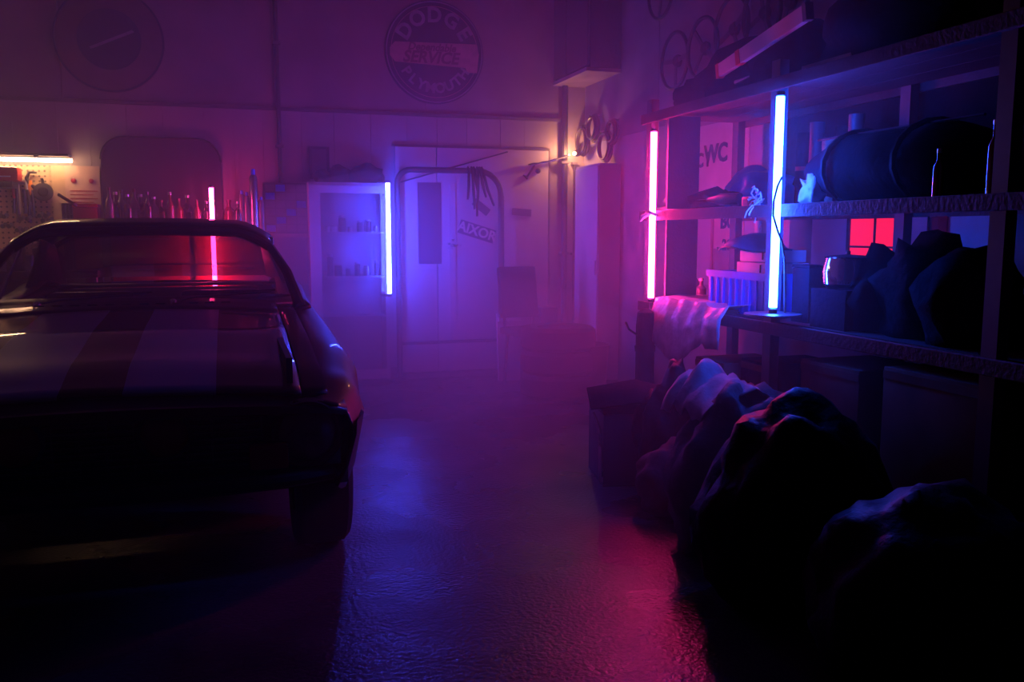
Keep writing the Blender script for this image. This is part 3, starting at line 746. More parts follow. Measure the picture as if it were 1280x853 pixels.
# notices and a tilted name plate on the door
def plate(name, px0, py0, px1, py1, m, label, cat, roll=0.0, y=WY - .057 - .004, word=None, wsize=.1):
    a, b = at(px0, py0, Y=y), at(px1, py1, Y=y)
    g = thing(name, label, cat, ((a.x + b.x) / 2, y, (a.z + b.z) / 2)); g.rotation_euler = (0, roll, 0)
    w, h = abs(b.x - a.x) / 2, abs(a.z - b.z) / 2
    MB().span((-w, 0, -h), (w, .004, h)).build('plate', m, g, smooth=False)
    if word: lettering([(word, wsize, facem(0, -.003, 0))], 'paper', g)
    return g
plate('name_plate', 573, 281, 619, 298, 'signblue', 'dark slanted plate with pale capital letters on the steel door', 'plate', R(17), word='AIXOR', wsize=.115)
plate('sticker', 590, 254, 613, 264, 'signblue', 'dark blank slanted sticker above the lettered plate on the door', 'sticker', R(38))
plate('sticker', 640, 261, 664, 270, 'trim', 'dark oblong sticker on the right leaf of the steel door', 'sticker', R(4))
g = plate('poster', 522, 228, 552, 330, 'signblue', 'tall dark blue poster on the steel door beside the tube', 'poster')
tag(MB().lathe([(.022, 0), (.022, .02), (.012, .03)], at(672, 214, Y=WY - .06), axis=(0, -1, 0), n=14).build('door_knob', 'black'), 'small round dark knob near the top right of the steel door', 'knob')
a, b = at(668, 207, Y=WY - .06), at(659, 221, Y=WY - .06)
tag(MB().tube([a, b, b + Vector((-.03, 0, .012)), b + Vector((.0, -.01, -.02))], .009, 6).build('wall_hook', 'black'), 'dark slanting hook on the steel door under the warm light', 'hook')
c = at(566, 309, Y=WY - .07)
mb = MB()
for i in range(14):
    a = random.uniform(0, 2 * PI); e = random.uniform(.01, .05)
    v = Vector((math.cos(a) * e, -random.uniform(.0, .05), math.sin(a) * e * 1.2))
    mb.box(v, (.022, .006, .016), Matrix.Rotation(random.uniform(0, 3), 3, 'Z') @ Matrix.Rotation(random.uniform(0, 3), 3, 'X'))
o = tag(mb.build('foil_rosette', 'chrome', smooth=False), 'small glittering foil rosette in the middle of the steel door', 'rosette'); o.location = c

# ---- tool board and its tools (left)
YP = WY - .045
p0, p1 = at(-70, 300, Y=YP), at(64, 218, Y=YP)
g = thing('tool_board', 'brown pegboard full of holes under the warm strip light', 'board', ((p0.x + p1.x) / 2, YP, 1.0))
w, h = (p1.x - p0.x) / 2, at(64, 207, Y=YP).z - 1.0
MB().span((-w, 0, 0), (w, .012, h)).build('perforated_sheet', 'peg', g, smooth=False)
for xx in (-w + .02, w - .02): MB().span((xx - .018, .012, 0), (xx + .018, .026, h)).build('batten', 'wood', g)
q0, q1 = at(66, 300, Y=YP), at(80, 207, Y=YP)
tag(MB().span((q0.x, YP, 1.0), (q1.x, YP + .02, q1.z)).build('plywood_strip', mat('ply_light', (.60, .42, .26), .6)), 'pale plywood strip between pegboard and paper notices', 'board')
q0, q1 = at(83, 257, Y=YP), at(124, 208, Y=YP)
g = thing('notice_sheet', 'large pinned paper chart with faint lines above the red box', 'poster', ((q0.x + q1.x) / 2, YP, (q0.z + q1.z) / 2))
w, h = (q1.x - q0.x) / 2, (q1.z - q0.z) / 2
MB().span((-w, 0, -h), (w, .003, h)).build('sheet', mat('aged_paper', (.62, .44, .34), .7), g, smooth=False)
for i in range(6): MB().span((-w + .03, -.002, h - .19 - i * .028), (w - .02 - .03 * (i % 2), 0, h - .183 - i * .028)).build('printed_line', 'redpaint', g)
for xx in (-w + .06, w - .06): MB().lathe([(.017, 0), (.017, .01), (.010, .014)], (xx, 0, h * .25), axis=(0, -1, 0), n=14).build('magnet', 'redpaint', g)
tcat = 'tool'; YT = YP - .03
def hung(name, label, px, py): return thing(name, label, tcat, at(px, py, Y=YT), group='tools on the pegboard')
# coil of hose / sanding disc
g = hung('grinding_disc', 'dark round disc hung on the right of the pegboard', 54, 240)
MB().lathe([(.064, -.01), (.068, .0), (.064, .012), (.03, .02), (.028, .012)], axis=(.1, -1, 0), n=30).build('disc', 'dark', g)
MB().lathe([(.035, .02), (.03, .04)], axis=(.1, -1, 0), n=16).build('hub', 'darkcloth', g)
g = hung('clamp_hook', 'black curved hook hanging above the dark round disc', 43, 228)
MB().tube([(.02, 0, .07), (-.03, 0, .075), (-.05, 0, .03), (-.03, 0, -.02), (.02, 0, -.05), (.06, 0, -.03), (.05, 0, .03)], [.008, .012, .014, .015, .016, .015, .010], 8).build('hook', 'black', g)
g = hung('screwdriver', 'orange-handled screwdriver in the middle of the pegboard', 38, 236)
MB().lathe([(.012, .06), (.017, .03), (.015, -.03), (.010, -.05)], n=10).build('handle', 'orange', g); MB().tube([(0, 0, -.05), (0, 0, -.15)], .005, 6).build('shank', 'metal', g)
g = hung('paint_brush', 'pale wooden brush handle beside the orange screwdriver', 34, 232)
MB().tube([(0, 0, .08), (0, 0, 0), (0, 0, -.05)], [.005, .01, .012], 8).build('handle', 'white', g); MB().span((-.02, -.006, -.12), (.02, .006, -.05)).build('bristles', 'dark', g)
g = hung('hammer', 'hammer with a pale head near the red power tool', 23, 233)
MB().tube([(-.05, 0, .03), (.05, 0, .03)], .018, 10).build('head', 'metal', g); MB().tube([(0, 0, .03), (.0, 0, -.20)], .011, 8).build('handle', 'wood', g)
for i, (px, py, L, mm, lb) in enumerate(((17, 248, .22, 'red', 'red-gripped long shears left of the hammer'), (22, 256, .26, 'gunmetal', 'long dark file hanging below the hammer'), (31, 252, .18, 'gunmetal', 'short dark wrench below the brush'), (41, 255, .20, 'gunmetal', 'dark pliers below the orange screwdriver'), (36, 258, .24, 'dark', 'black cable loop under the brush'))):
    g = hung('hand_tool', lb, px, py)
    MB().tube([(0, 0, L * .5), (.004, 0, .0)], [.014, .012], 8).build('grip', mm, g); MB().tube([(.004, 0, 0), (0, 0, -L * .5)], [.010, .016], 8).build('blade', 'gunmetal', g)
for i, (px, py) in enumerate(((4, 271), (56, 270), (33, 274), (60, 276), (10, 283), (28, 288))):
    g = hung('socket_set', 'little cluster of sockets, %s from the left low on the pegboard' % ORD[(0, 4, 3, 5, 1, 2)[i]], px, py)
    for k in range(4): MB().lathe([(.016, 0), (.016, .03)], (-.03 + .02 * k, 0, .012 * (k % 2)), axis=(0, -1, 0), n=10).build('socket', 'chrome' if k % 2 else 'gunmetal', g)
# red power tool case on a grey bracket
q0, q1 = at(-30, 226, Y=7.2), at(22, 208, Y=7.2)
g = thing('red_toolcase', 'red rounded case with a pale stripe directly under the strip light', 'case', ((q0.x + q1.x) / 2, 7.28, q0.z))
w, h = (q1.x - q0.x) / 2, q1.z - q0.z
MB().box((0, 0, h / 2), (2 * w, .16, h), bev=.03).build('case_body', 'red', g)
MB().span((-w + .01, -.088, h * .28), (w - .05, -.080, h * .36)).build('stripe', 'white', g)
MB().span((-w, -.09, -.045), (w - .04, .12, -.002)).build('bracket', 'gunmetal', g)
lettering([('SUPER', .05, facem(w * .5, -.087, h * .6))], 'white', g) if False else None
# red box and patterned crate on the bench, stick across them
benchz = at(90, 338, Y=7.1).z
g = thing('workbench', 'long workbench below the pegboard, seen through the car side window', 'bench', (-1.95, 7.17, 0))
MB().span((-1.2, -.22, benchz - .05), (1.03, .22, benchz)).build('bench_top', 'wood', g)
for xx in (-1.15, .95):
    for yy in (-.20, .13): MB().span((xx, yy, 0), (xx + .07, yy + .07, benchz - .05)).build('leg', 'wood', g)
MB().span((-1.1, -.19, .25), (.97, .19, .28)).build('lower_shelf', 'wood', g)
q0, q1 = at(92, 270, Y=7.15), at(121, 255, Y=7.15)
g = thing('red_cabinet', 'bright red metal box on the bench below the paper chart', 'box', ((q0.x + q1.x) / 2, 7.22, benchz))
w, h = (q1.x - q0.x) / 2, q1.z - benchz
MB().span((-w, -.09, 0), (w, .09, h - .028), bev=.004).build('box_body', 'redpaint', g); MB().span((-w - .004, -.095, h - .026), (w + .004, .095, h), bev=.004).build('lid', 'red', g)
q0, q1 = at(79, 272, Y=7.15), at(91, 255, Y=7.15)
g = thing('mesh_bin', 'small dark lattice bin left of the bright red box', 'bin', ((q0.x + q1.x) / 2, 7.22, benchz))
w, h = (q1.x - q0.x) / 2, q1.z - benchz
for xx in (-w, -w / 3, w / 3, w):
    MB().tube([(xx, -.08, 0), (xx, -.08, h)], .006, 5).build('wire', 'gunmetal', g)
for j in range(7): MB().tube([(-w, -.08, j * h / 6), (w, -.08, j * h / 6)], .006, 5).build('wire', 'gunmetal', g)
MB().span((-w, -.07, 0), (w, .06, h)).build('liner', 'black', g)
a, b = at(72, 243, Y=7.05), at(92, 255, Y=7.05)
tag(MB().tube([a + Vector((0, .02, 0)), b, b + (b - a) * .15 + Vector((0, .02, 0))], .011, 8).build('dark_rod', 'gunmetal'), 'dark rod slanting across the lattice bin and red box', 'rod')
for i, (px, hh) in enumerate(((5, .16), (14, .10), (24, .19), (38, .12), (50, .17), (60, .09))):
    q = at(px, 330, Y=7.08)
    g = thing('paint_tin', '%s tin, %s from the left on the workbench behind the car' % (('tall' if hh > .15 else 'short'), ORD[i]), 'tin', (q.x, 7.08, benchz), group='tins on the workbench')
    MB().lathe([(.042, 0), (.045, .004), (.045, hh - .01), (.04, hh - .004)], n=18).build('tin_body', ('metal', 'steel_paint', 'gunmetal')[i % 3], g); MB().lathe([(.038, hh - .004), (.036, hh)], n=16).build('lid', 'chrome', g)

# ================================================================== CORNER
y0, y1 = at(747, 300, X=2.84).y, at(718, 300, X=2.84).y
g = thing('locker', 'tall pale locker on the side wall whose flank glows blue, near the corner', 'locker', (2.94, (y0 + y1) / 2, 0))
w = (y1 - y0) / 2; h = at(730, 207, X=2.84).z
MB().span((-.09, -w, .03), (.10, w, h), bev=.006).build('carcass', 'doorwhite', g)
MB().span((-.10, -w + .01, .05), (-.092, w - .01, h - .02), bev=.003).build('locker_door', 'white', g)
MB().span((-.108, -w + .03, h * .5), (-.101, -w + .045, h * .5 + .12)).build('handle', 'metal', g)
MB().span((-.08, -w, 0), (.10, w, .03)).build('plinth', 'black', g)
# rack of coiled hoses above the locker, on the right wall
for i, (px, py, r) in enumerate(((731, 176, .13), (744, 160, .11), (759, 183, .13), (768, 165, .10))):
    q = at(px, py, X=WX - .05)
    g = thing('coiled_cable', '%s coil of cable on the side wall above the locker' % ('lowest left', 'upper left', 'lowest right', 'upper right')[i], 'cable', q, group='coiled cables above the locker')
    for k in range(3): MB().tube([(-.01 - .016 * k, r * (1 - .1 * k) * math.cos(a), r * (1 - .1 * k) * math.sin(a)) for a in [2 * PI * j / 22 for j in range(22)]], .010, 6, closed=True).build('loop', 'dark' if (k + i) % 2 else 'pipe', g)
    MB().tube([(.04, 0, r), (-.06, 0, r - .015)], .007, 6).build('wall_peg', 'metal', g)
# overhead box on the side wall
a = at(778, 86, X=WX); b = at(722, 112, X=WX)
g = thing('wall_cupboard', 'big dark cupboard fixed high on the side wall near the corner', 'cupboard', (WX - .16, (a.y + b.y) / 2, a.z))
L = abs(b.y - a.y) / 2
MB().span((-.12, -L, 0), (.155, L, 1.0), bev=.006).build('carcass', 'darkcloth', g)
MB().span((-.14, -L + .01, .02), (-.122, -.01, .98)).build('cupboard_door', 'dark', g); MB().span((-.14, .01, .02), (-.122, L - .01, .98)).build('cupboard_door', 'dark', g)
MB().span((-.15, -L, -.03), (.155, L, -.002)).build('bottom_rail', 'wood', g)

# floor clutter by the door and corner
def carton(px0, px1, pyt, Y, dp, m, label, name='carton', base=0.0, rz=0.0, cat='box', group=None):
    a, b = at(px0, pyt, Y=Y), at(px1, pyt, Y=Y)
    g = thing(name, label, cat, ((a.x + b.x) / 2, Y + dp / 2, base), rz, group)
    w, h = (b.x - a.x) / 2, a.z - base
    MB().box((0, 0, (h - .012) / 2), (2 * w, dp, h - .012), bev=.006).build('box_body', m, g)
    MB().span((-w - .002, -dp / 2 - .002, h - .011), (-.002, dp / 2 + .002, h)).build('flap', m, g); MB().span((.002, -dp / 2 - .002, h - .011), (w + .002, dp / 2 + .002, h)).build('flap', m, g)
    return g
a, b = at(625, 460, Y=6.98), at(652, 393, Y=6.98)
g = thing('leaning_board', 'pale upright board leaning before the hoop, left of the dark chair', 'board', ((a.x + b.x) / 2, 7.05, 0))
MB().box((0, 0, b.z / 2), (b.x - a.x, .03, b.z), Matrix.Rotation(R(-6), 3, 'X')).build('board_face', 'doorwhite', g)
MB().box((0, -.03, b.z * .93), (b.x - a.x, .035, .04), Matrix.Rotation(R(-6), 3, 'X')).build('edge_strip', 'white', g)
q = at(668, 470, Y=6.65)
g = thing('folded_chair', 'dark slumped chair seat on legs right of the pale board', 'chair', (q.x, 6.75, 0), R(15))
for xx in (-.16, .16):
    for yy in (-.15, .15): MB().tube([(xx, yy, 0), (xx * .9, yy * .8, .42)], .012, 6).build('leg', 'pipe', g)
MB().box((0, 0, .45), (.38, .36, .06), bev=.02).build('seat', 'darkcloth', g); MB().box((0, .19, .76), (.36, .05, .42), Matrix.Rotation(R(-8), 3, 'X'), bev=.02).build('backrest', 'darkcloth', g)
for xx in (-.14, .14): MB().tube([(xx, .17, .45), (xx, .2, .80)], .010, 6).build('back_post', 'pipe', g)
carton(672, 700, 425, 6.9, .34, 'cardboard', 'brown carton on the floor below the thick dark pipe')
carton(676, 697, 385, 6.95, .26, 'steel_paint', 'narrow grey box standing on the brown carton', base=at(690, 425, Y=6.9).z)
carton(700, 722, 445, 6.45, .30, 'darkcloth', 'dark squat carton in front of the locker')
q = at(735, 478, Y=6.2)
g = thing('bin', 'round dark floor bin near the corner wall', 'bin', (q.x, 6.2, 0))
MB().lathe([(.13, 0), (.16, .38), (.17, .40), (.155, .40), (.125, .02)], n=24, caps=False).build('bin_body', 'dark', g); MB().lathe([(.128, .006), (.125, .02)], n=24).build('bin_bottom', 'dark', g)
for k in range(3):
    z = .10 + .20 * k
    q = at(697, 480, Y=6.25)
    o = MB().lathe([(.16, -.08), (.26, -.085), (.285, -.06), (.29, 0), (.285, .06), (.26, .085), (.16, .08)], n=32, caps=False).build('tyre', 'rubber')
    tag(o, ('bottom', 'middle', 'top')[k] + ' tyre of the small stack before the grey boxes', 'tyre', 'stacked tyres by the corner').location = (q.x + .0, 6.25, .095 + .18 * k)

# ================================================================== SHELVING
SB = 0.60                                   # depth of the boards
PY = (4.55, 3.35, 2.15, .95)
g = thing('shelving_unit', 'long wooden shelving unit along the right wall carrying clutter', 'shelving', (SX, 0, 0))
HZ = (.16, .855, 1.365, 1.90)
for y in PY:
    for xx in (0.0, SB - .05):
        yq = y - .15 if (xx and y == PY[1]) else y
        MB().span((xx, yq - .03, 0), (xx + .045, yq + .03, 1.98)).build('post', 'steel_paint', g)
for z in HZ:
    for (ya, yb) in zip(PY, PY[1:]):
        n = 3
        for k in range(n):
            xa = .047 + k * (SB - .1) / n
            MB().span((xa + .002, yb + .002, z - .025), (xa + (SB - .1) / n - .003, ya - .002, z)).build('shelf_plank', 'shelfwood', g, smooth=False)
    MB().span((-.022, PY[-1] - .05, z - .05), (-.001, PY[0] + .06, z + .004), bev=.003).build('front_rail', 'shelfwood', g, smooth=False)
    MB().span((SB - .004, PY[-1] - .05, z - .05), (SB + .016, PY[0] + .06, z)).build('back_rail', 'shelfwood', g, smooth=False)

MB().span((0.01, 4.335, 0.865), (.20, 4.35, 1.35)).build('end_board', 'shelfwood', g)
MB().span((0.01, 4.335, 1.375), (.20, 4.35, 1.87)).build('end_board', 'shelfwood', g)
MB().span((WX - SX - .008, .95, .90), (WX - SX - .002, 4.34, 1.33)).build('dimming_board', 'pipe', g)  # dark board added to dim the wall behind the lower shelf
MB().span((SB + .02, .95, 1.40), (SB + .035, 4.30, 2.3)).build('dimming_board', 'darkcloth', g)  # another added to darken the wall behind the middle shelf
def onshelf(px, X, lev, dz=0.0):
    """point on a shelf level under the sight line's bearing at depth X into the room"""
    p = at(px, 300, X=X); return Vector((X, p.y, HZ[lev] + dz))

# ---- wall behind the shelves
def wallsign(name, label, cat, px0, py0, px1, py1, m, word=None, size=.2, X=WX - .006):
    a, b = at(px0, py0, X=X), at(px1, py1, X=X)
    zc = (a.z + b.z) / 2; h = abs(a.z - b.z) / 2; L = abs(a.y - b.y) / 2
    g = thing(name, label, cat, (X, (a.y + b.y) / 2, zc))
    MB().span((0, -L, -h), (.005, L, h)).build('sheet', m, g, smooth=False)
    if word:
        for (s, sz, dy, dz) in word: lettering([(s, sz, Matrix.Translation((-.004, dy, dz)) @ SIDE)], 'signblue', g)
    return g
wallsign('washroom_sign', 'pale sheet with the dark letters WC on the side wall', 'sign', 868, 160, 934, 236, 'paper', [('WC', .165, (at(895, 190, X=WX).y - (at(868, 190, X=WX).y + at(934, 190, X=WX).y) / 2), .02), ('C I', .13, (at(879, 190, X=WX).y - (at(868, 190, X=WX).y + at(934, 190, X=WX).y) / 2), -.01)])
wallsign('wall_poster', 'blue-lit paper with dark print under the WC sheet', 'poster', 893, 268, 928, 312, 'paper', [('BO', .13, 0, .06), ('2C', .10, 0, -.09)])
for i, (p0, p1, mm, lb) in enumerate(((868, 889, 'doorwhite', 'pale upright board on the side wall left of the blue-lit paper'), (944, 950, 'white', 'thin bright upright slat on the wall behind the blue tube'),
                                      (1016, 1062, 'doorwhite', 'dull purple wall board behind the metal pot'), (1130, 1160, 'wallr', 'narrow dim reddish wall board right of the red panes'), (1186, 1238, 'wallr', 'broad dim reddish wall board far right'))):
    X = WX - .02; a, b = at(p0, 265, X=X), at(p1, 265, X=X)
    tag(MB().span((X, b.y, .9), (X + .015, a.y, 1.34)).build('wall_board', mm, smooth=False), lb, 'board')
# small window; red tube light falling on its panes is put in as glow
X = WX - .012
a, b = at(1064, 274, X=X), at(1118, 322, X=X)
g = thing('window_1', 'small red-lit window with thin bars', 'window', (X, (a.y + b.y) / 2, (a.z + b.z) / 2)); del g['category']; tag(g, kind='structure')
L, h = abs(a.y - b.y) / 2, abs(a.z - b.z) / 2
ym = -(at(1094, 290, X=X).y - g.location.y) * -1; zm = at(1090, 309, X=X).z - g.location.z
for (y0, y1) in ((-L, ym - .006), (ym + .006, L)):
    for (z0, z1) in ((-h, zm - .005), (zm + .005, h)): MB().span((0, y0, z0), (.004, y1, z1)).build('pane', 'redpaneglow', g, smooth=False)
MB().span((-.006, ym - .006, -h), (.006, ym + .006, h)).build('window_bar', 'black', g); MB().span((-.006, -L, zm - .005), (.006, L, zm + .005)).build('window_bar', 'black', g)
for (a_, b_) in (((-L - .02, -h - .02), (L + .02, -h)), ((-L - .02, h), (L + .02, h + .02)), ((-L - .02, -h), (-L, h)), ((L, -h), (L + .02, h))):
    MB().span((-.01, a_[0], a_[1]), (.008, b_[0], b_[1])).build('window_frame', 'black', g)

# ---- steering wheels hung on the wall above the shelving
SWL = ['steering wheel nearest the corner, three dark spokes', 'second steering wheel along the side wall from the corner', 'third steering wheel along the wall, partly behind clutter', 'fourth steering wheel along the wall, above the long pale level',
       'highest steering wheel, cut by the top of the picture over the first', 'fifth steering wheel along, near the top of the picture']
sw0 = None
for i, (px, py) in enumerate(((843, 76), (878, 60), (914, 36), (952, 16), (826, -12), (984, 2))):
    p = at(px, py, X=WX - .06)
    if sw0 is None:
        g = sw0 = thing('steering_wheel', SWL[0], 'steering wheel', p, 0, 'steering wheels on the side wall')
        MB().tube([(0, .19 * math.cos(a), .19 * math.sin(a)) for a in [2 * PI * j / 36 for j in range(36)]], .013, 8, closed=True).build('rim', 'leather', g)
        MB().lathe([(.04, -.02), (.045, .0), (.03, .02)], (.02, 0, 0), axis=(-1, 0, 0), n=18).build('hub', 'black', g)
        for a in (R(5), R(175), R(270)): MB().box((.012, .10 * math.cos(a), .10 * math.sin(a)), (.006, .17, .03), Matrix.Rotation(a, 3, 'X')).build('spoke', 'gunmetal', g)
        MB().tube([(.02, 0, 0), (.06, 0, 0)], .012, 6).build('wall_peg', 'metal', g)
    else:
        dup(sw0, p, (R((0, 40, -25, 70, 15, 120)[i]), 0, 0), SWL[i])

# ---- top shelf things
def bundle(label, px, X, lev, d, seed, m='darkcloth', amp=.3, name='cloth_bundle', cat='bundle', group='bundles on the shelving', freq=2.2):
    p = onshelf(px, X, lev)
    o = MB().blob((0, 0, d[2] * .6), d, seed, amp, flat=.6, freq=freq).build(name, m, smooth=True)
    tag(o, label, cat, group).location = p
    return o
bundle('dark lumpy bundle at the far end of the top shelf', 878, 2.52, 3, (.14, .22, .13), 21)
bundle('big dark bundle in the middle of the top shelf, below the pale level', 925, 2.55, 3, (.18, .30, .20), 22, amp=.4)
bundle('dark bundle on the top shelf above the tall blue tube', 985, 2.50, 3, (.16, .25, .19), 23, amp=.4)
bundle('broad dark bundle at the near end of the top shelf', 1100, 2.50, 3, (.18, .36, .24), 24, amp=.35)
a, b = at(901, 88, X=2.34), at(1008, 16, X=2.20)
g = thing('spirit_level', 'long pale level with red ends lying slanted over the top shelf clutter', 'level', a)
dv = b - a; L = dv.length; q = Vector((1, 0, 0)).rotation_difference(dv.normalized()).to_matrix()
MB().box(q @ Vector((L / 2, 0, 0)), (L, .028, .062), q).build('beam', 'doorwhite', g)
MB().box(q @ Vector((-.012, 0, 0)), (.03, .034, .068), q).build('end_cap', 'red', g)
MB().box(q @ Vector((L * .27, 0, 0)), (.045, .033, .066), q).build('red_band', 'red', g)
MB().box(q @ Vector((L + .012, 0, 0)), (.03, .034, .068), q).build('end_cap', 'steel_paint', g)
p = at(920, 103, X=2.31)
tag(MB().tube([p, p + Vector((0, -.12, .01))], [.012, .005], 8).build('chrome_bit', 'chrome'), 'tiny glinting chrome bit on the top shelf below the level', 'bit')
a = at(986, 112, X=2.30); b = at(1085, 112, X=2.45)
tag(MB().span((2.36, b.y, HZ[3] + .004), (2.42, a.y, HZ[3] + .055)).build('timber_offcut', 'wood'), 'pale timber length on the top shelf right of the blue tube', 'timber')

# ---- middle shelf things, far bay
bundle('crumpled purple wrapping on the far end of the middle shelf', 862, 2.55, 2, (.16, .16, .05), 31, 'clearfilm', .5, 'crumpled_wrap', 'wrapping')
bundle('low blue-grey rag in the middle of the middle shelf', 898, 2.50, 2, (.14, .20, .07), 32, 'darkcloth', .4)
bundle('blue-lit sheet metal bend beside the blue tube on the middle shelf', 948, 2.66, 2, (.16, .20, .14), 33, 'blueplastic', .35)
p = onshelf(936, 2.36, 2)
g = thing('red_block', 'small bright pinkish red block on the edge of the middle shelf', 'block', p)
MB().box((0, 0, .028), (.05, .07, .05), bev=.006).build('block_body', 'red', g); MB().span((-.027, -.02, .012), (-.025, .02, .04)).build('face_label', 'signred', g)
g = thing('drill', 'small dark hand drill lying on the middle shelf', 'drill', onshelf(903, 2.38, 2), R(20))
MB().tube([(0, -.10, .05), (0, .02, .05), (0, .06, .05), (0, .10, .05)], [.03, .03, .018, .012], 12).build('motor_body', 'gunmetal', g)
MB().tube([(0, .10, .05), (0, .17, .05)], .004, 6).build('drill_bit', 'chrome', g); MB().box((.05, -.07, .025), (.10, .035, .035), bev=.008).build('grip', 'dark', g)
random.seed(5)
g = thing('string_tangle', 'tangle of bright white string hanging off the middle shelf by the blue tube', 'string', onshelf(947, 2.27, 2))
for k in range(12):
    P = [Vector((random.uniform(-.02, 0), random.uniform(-.05, .03), random.uniform(.02, .07)))]
    for j in range(6): P.append(P[-1] + Vector((random.uniform(-.012, .005), random.uniform(-.025, .025), random.uniform(-.028, .014))))
    MB().tube(P, .0035, 5).build('string', 'white', g)
# middle shelf, near bay
p = onshelf(1120, 2.52, 2)
g = thing('duffel_bag', 'long black duffel bag filling the right half of the middle shelf', 'bag', p)
NU, NV = 26, 18; G = []
for i in range(NU + 1):
    u = -1 + 2 * i / NU; s = (1 - abs(u) ** 3.2) ** .5 if abs(u) < 1 else 0.0
    row = []
    for j in range(NV):
        a = 2 * PI * j / NV; rr_ = 1 + .05 * math.sin(5 * u + 3 * a) + .03 * math.sin(13 * u + a)
        row.append(Vector((.20 * s * rr_ * math.cos(a), u * .50, max(.002, .145 + .145 * s * rr_ * math.sin(a)))))
    G.append(row)
mb = MB(); mb.grid(G, closed_u=True); mb.build('bag_body', 'darkcloth', g, smooth=True)
for y in (-.2, .2): MB().tube([(-.21 * math.cos(a) * 1.0, y, .145 + .155 * math.sin(a)) for a in [R(-50 + 20 * k) for k in range(10)]], .012, 6).build('strap', 'bag', g)
MB().tube([(-.05, -.45, .285), (-.05, .45, .285)], .006, 6).build('zip', 'gunmetal', g)
bundle('crumpled shiny foil at the left end of the duffel bag', 1012, 2.36, 2, (.04, .05, .07), 41, 'clearfilm', .9, 'crumpled_foil', 'foil', freq=3.5)
for i, (px, X, H, r, lb) in enumerate(((1168, 2.29, .15, .018, 'slim glinting bottle in front of the duffel bag'), (1236, 2.30, .22, .020, 'taller slim bottle at the right end of the middle shelf'))):
    g = thing('slim_bottle', lb, 'bottle', onshelf(px, X, 2))
    MB().lathe([(r, 0), (r, H * .7), (r * .4, H * .82), (r * .4, H)], n=16).build('glass_body', 'bottlered', g); MB().lathe([(r * .46, H), (r * .46, H + .015)], n=12).build('cap', 'metal', g)
for i in range(6):
    p = onshelf(1000 + i * 16, 2.66 + .02 * (i % 2), 2)
    hh = .36 + .05 * math.sin(i * 2.1)
    g = thing('rolled_sheet', 'rolled dark sheet, %s from the left standing behind the duffel bag' % ORD[i], 'roll', p, group='rolls behind the duffel bag')
    MB().lathe([(.035, 0), (.035, hh), (.028, hh), (.028, hh - .02)], n=14).build('roll', ('darkcloth', 'steel_paint', 'wood')[i % 3], g); MB().lathe([(.0365, hh * .5), (.0365, hh * .5 + .02)], n=14, caps=False).build('tape', 'redpaint', g)

# ---- lower shelf, far bay
a = at(888, 400, X=2.36); b = at(962, 400, X=2.36)
Lc = (a.y - b.y) / 2; yc = (a.y + b.y) / 2; hc = at(925, 341, X=2.34).z - HZ[1]
g = thing('storage_crate', 'blue-lit ribbed plastic crate with a rim on the lower shelf', 'crate', (2.50, yc, HZ[1]))
MB().span((-.15, -Lc, 0), (.15, Lc, .012)).build('crate_floor', 'blueplastic', g)
for s in (-1, 1):
    MB().span((s * .15 - .006, -Lc, .012), (s * .15 + .006, Lc, hc)).build('crate_wall', 'blueplastic', g)
    MB().span((-.144, s * Lc - .006, .012), (.144, s * Lc + .006, hc)).build('crate_wall', 'blueplastic', g)
MB().span((-.165, -Lc - .012, hc - .03), (-.156, Lc + .012, hc + .004)).build('rim', 'blueplastic', g)
MB().span((-.156, -Lc - .014, hc - .03), (.16, -Lc - .007, hc + .004)).build('rim', 'blueplastic', g)
for k in range(9):
    y = -Lc + .03 + k * (2 * Lc - .06) / 8
    MB().span((-.164, y - .006, .01), (-.156, y + .006, hc - .032)).build('rib', 'blueplastic', g)
for k in range(5): MB().span((-.12 + k * .06 - .005, -Lc - .013, .01), (-.12 + k * .06 + .005, -Lc - .007, hc - .032)).build('rib', 'blueplastic', g)
MB().span((-.14, -Lc + .012, hc - .03), (.14, Lc - .012, hc - .012)).build('contents_sheet', 'dark', g)
ct = HZ[1] + hc - .012
zA, zB = at(940, 328, X=2.42).z, at(940, 313, X=2.42).z
ya, yb = at(921, 330, X=2.42).y, at(966, 330, X=2.42).y
for i, (z0, z1, lb, dx) in enumerate(((ct, zA, 'white carton lying in the mouth of the blue-lit crate', 0), (zA + .002, zB + .004, 'upper white carton with a dark slot, under the dark tilted cap', .02))):
    g = thing('white_carton', lb, 'box', (2.52, (ya + yb) / 2 + .0, z0), group='white cartons over the crate')
    MB().box((0, 0, (z1 - z0) / 2), (.20 - dx, (ya - yb) - dx, z1 - z0 - .002), bev=.003).build('carton_body', 'white', g)
    MB().span((-.104 + dx / 2, -.06, .012), (-.1005 + dx / 2, -.052, z1 - z0 - .01)).build('slot', 'black', g)
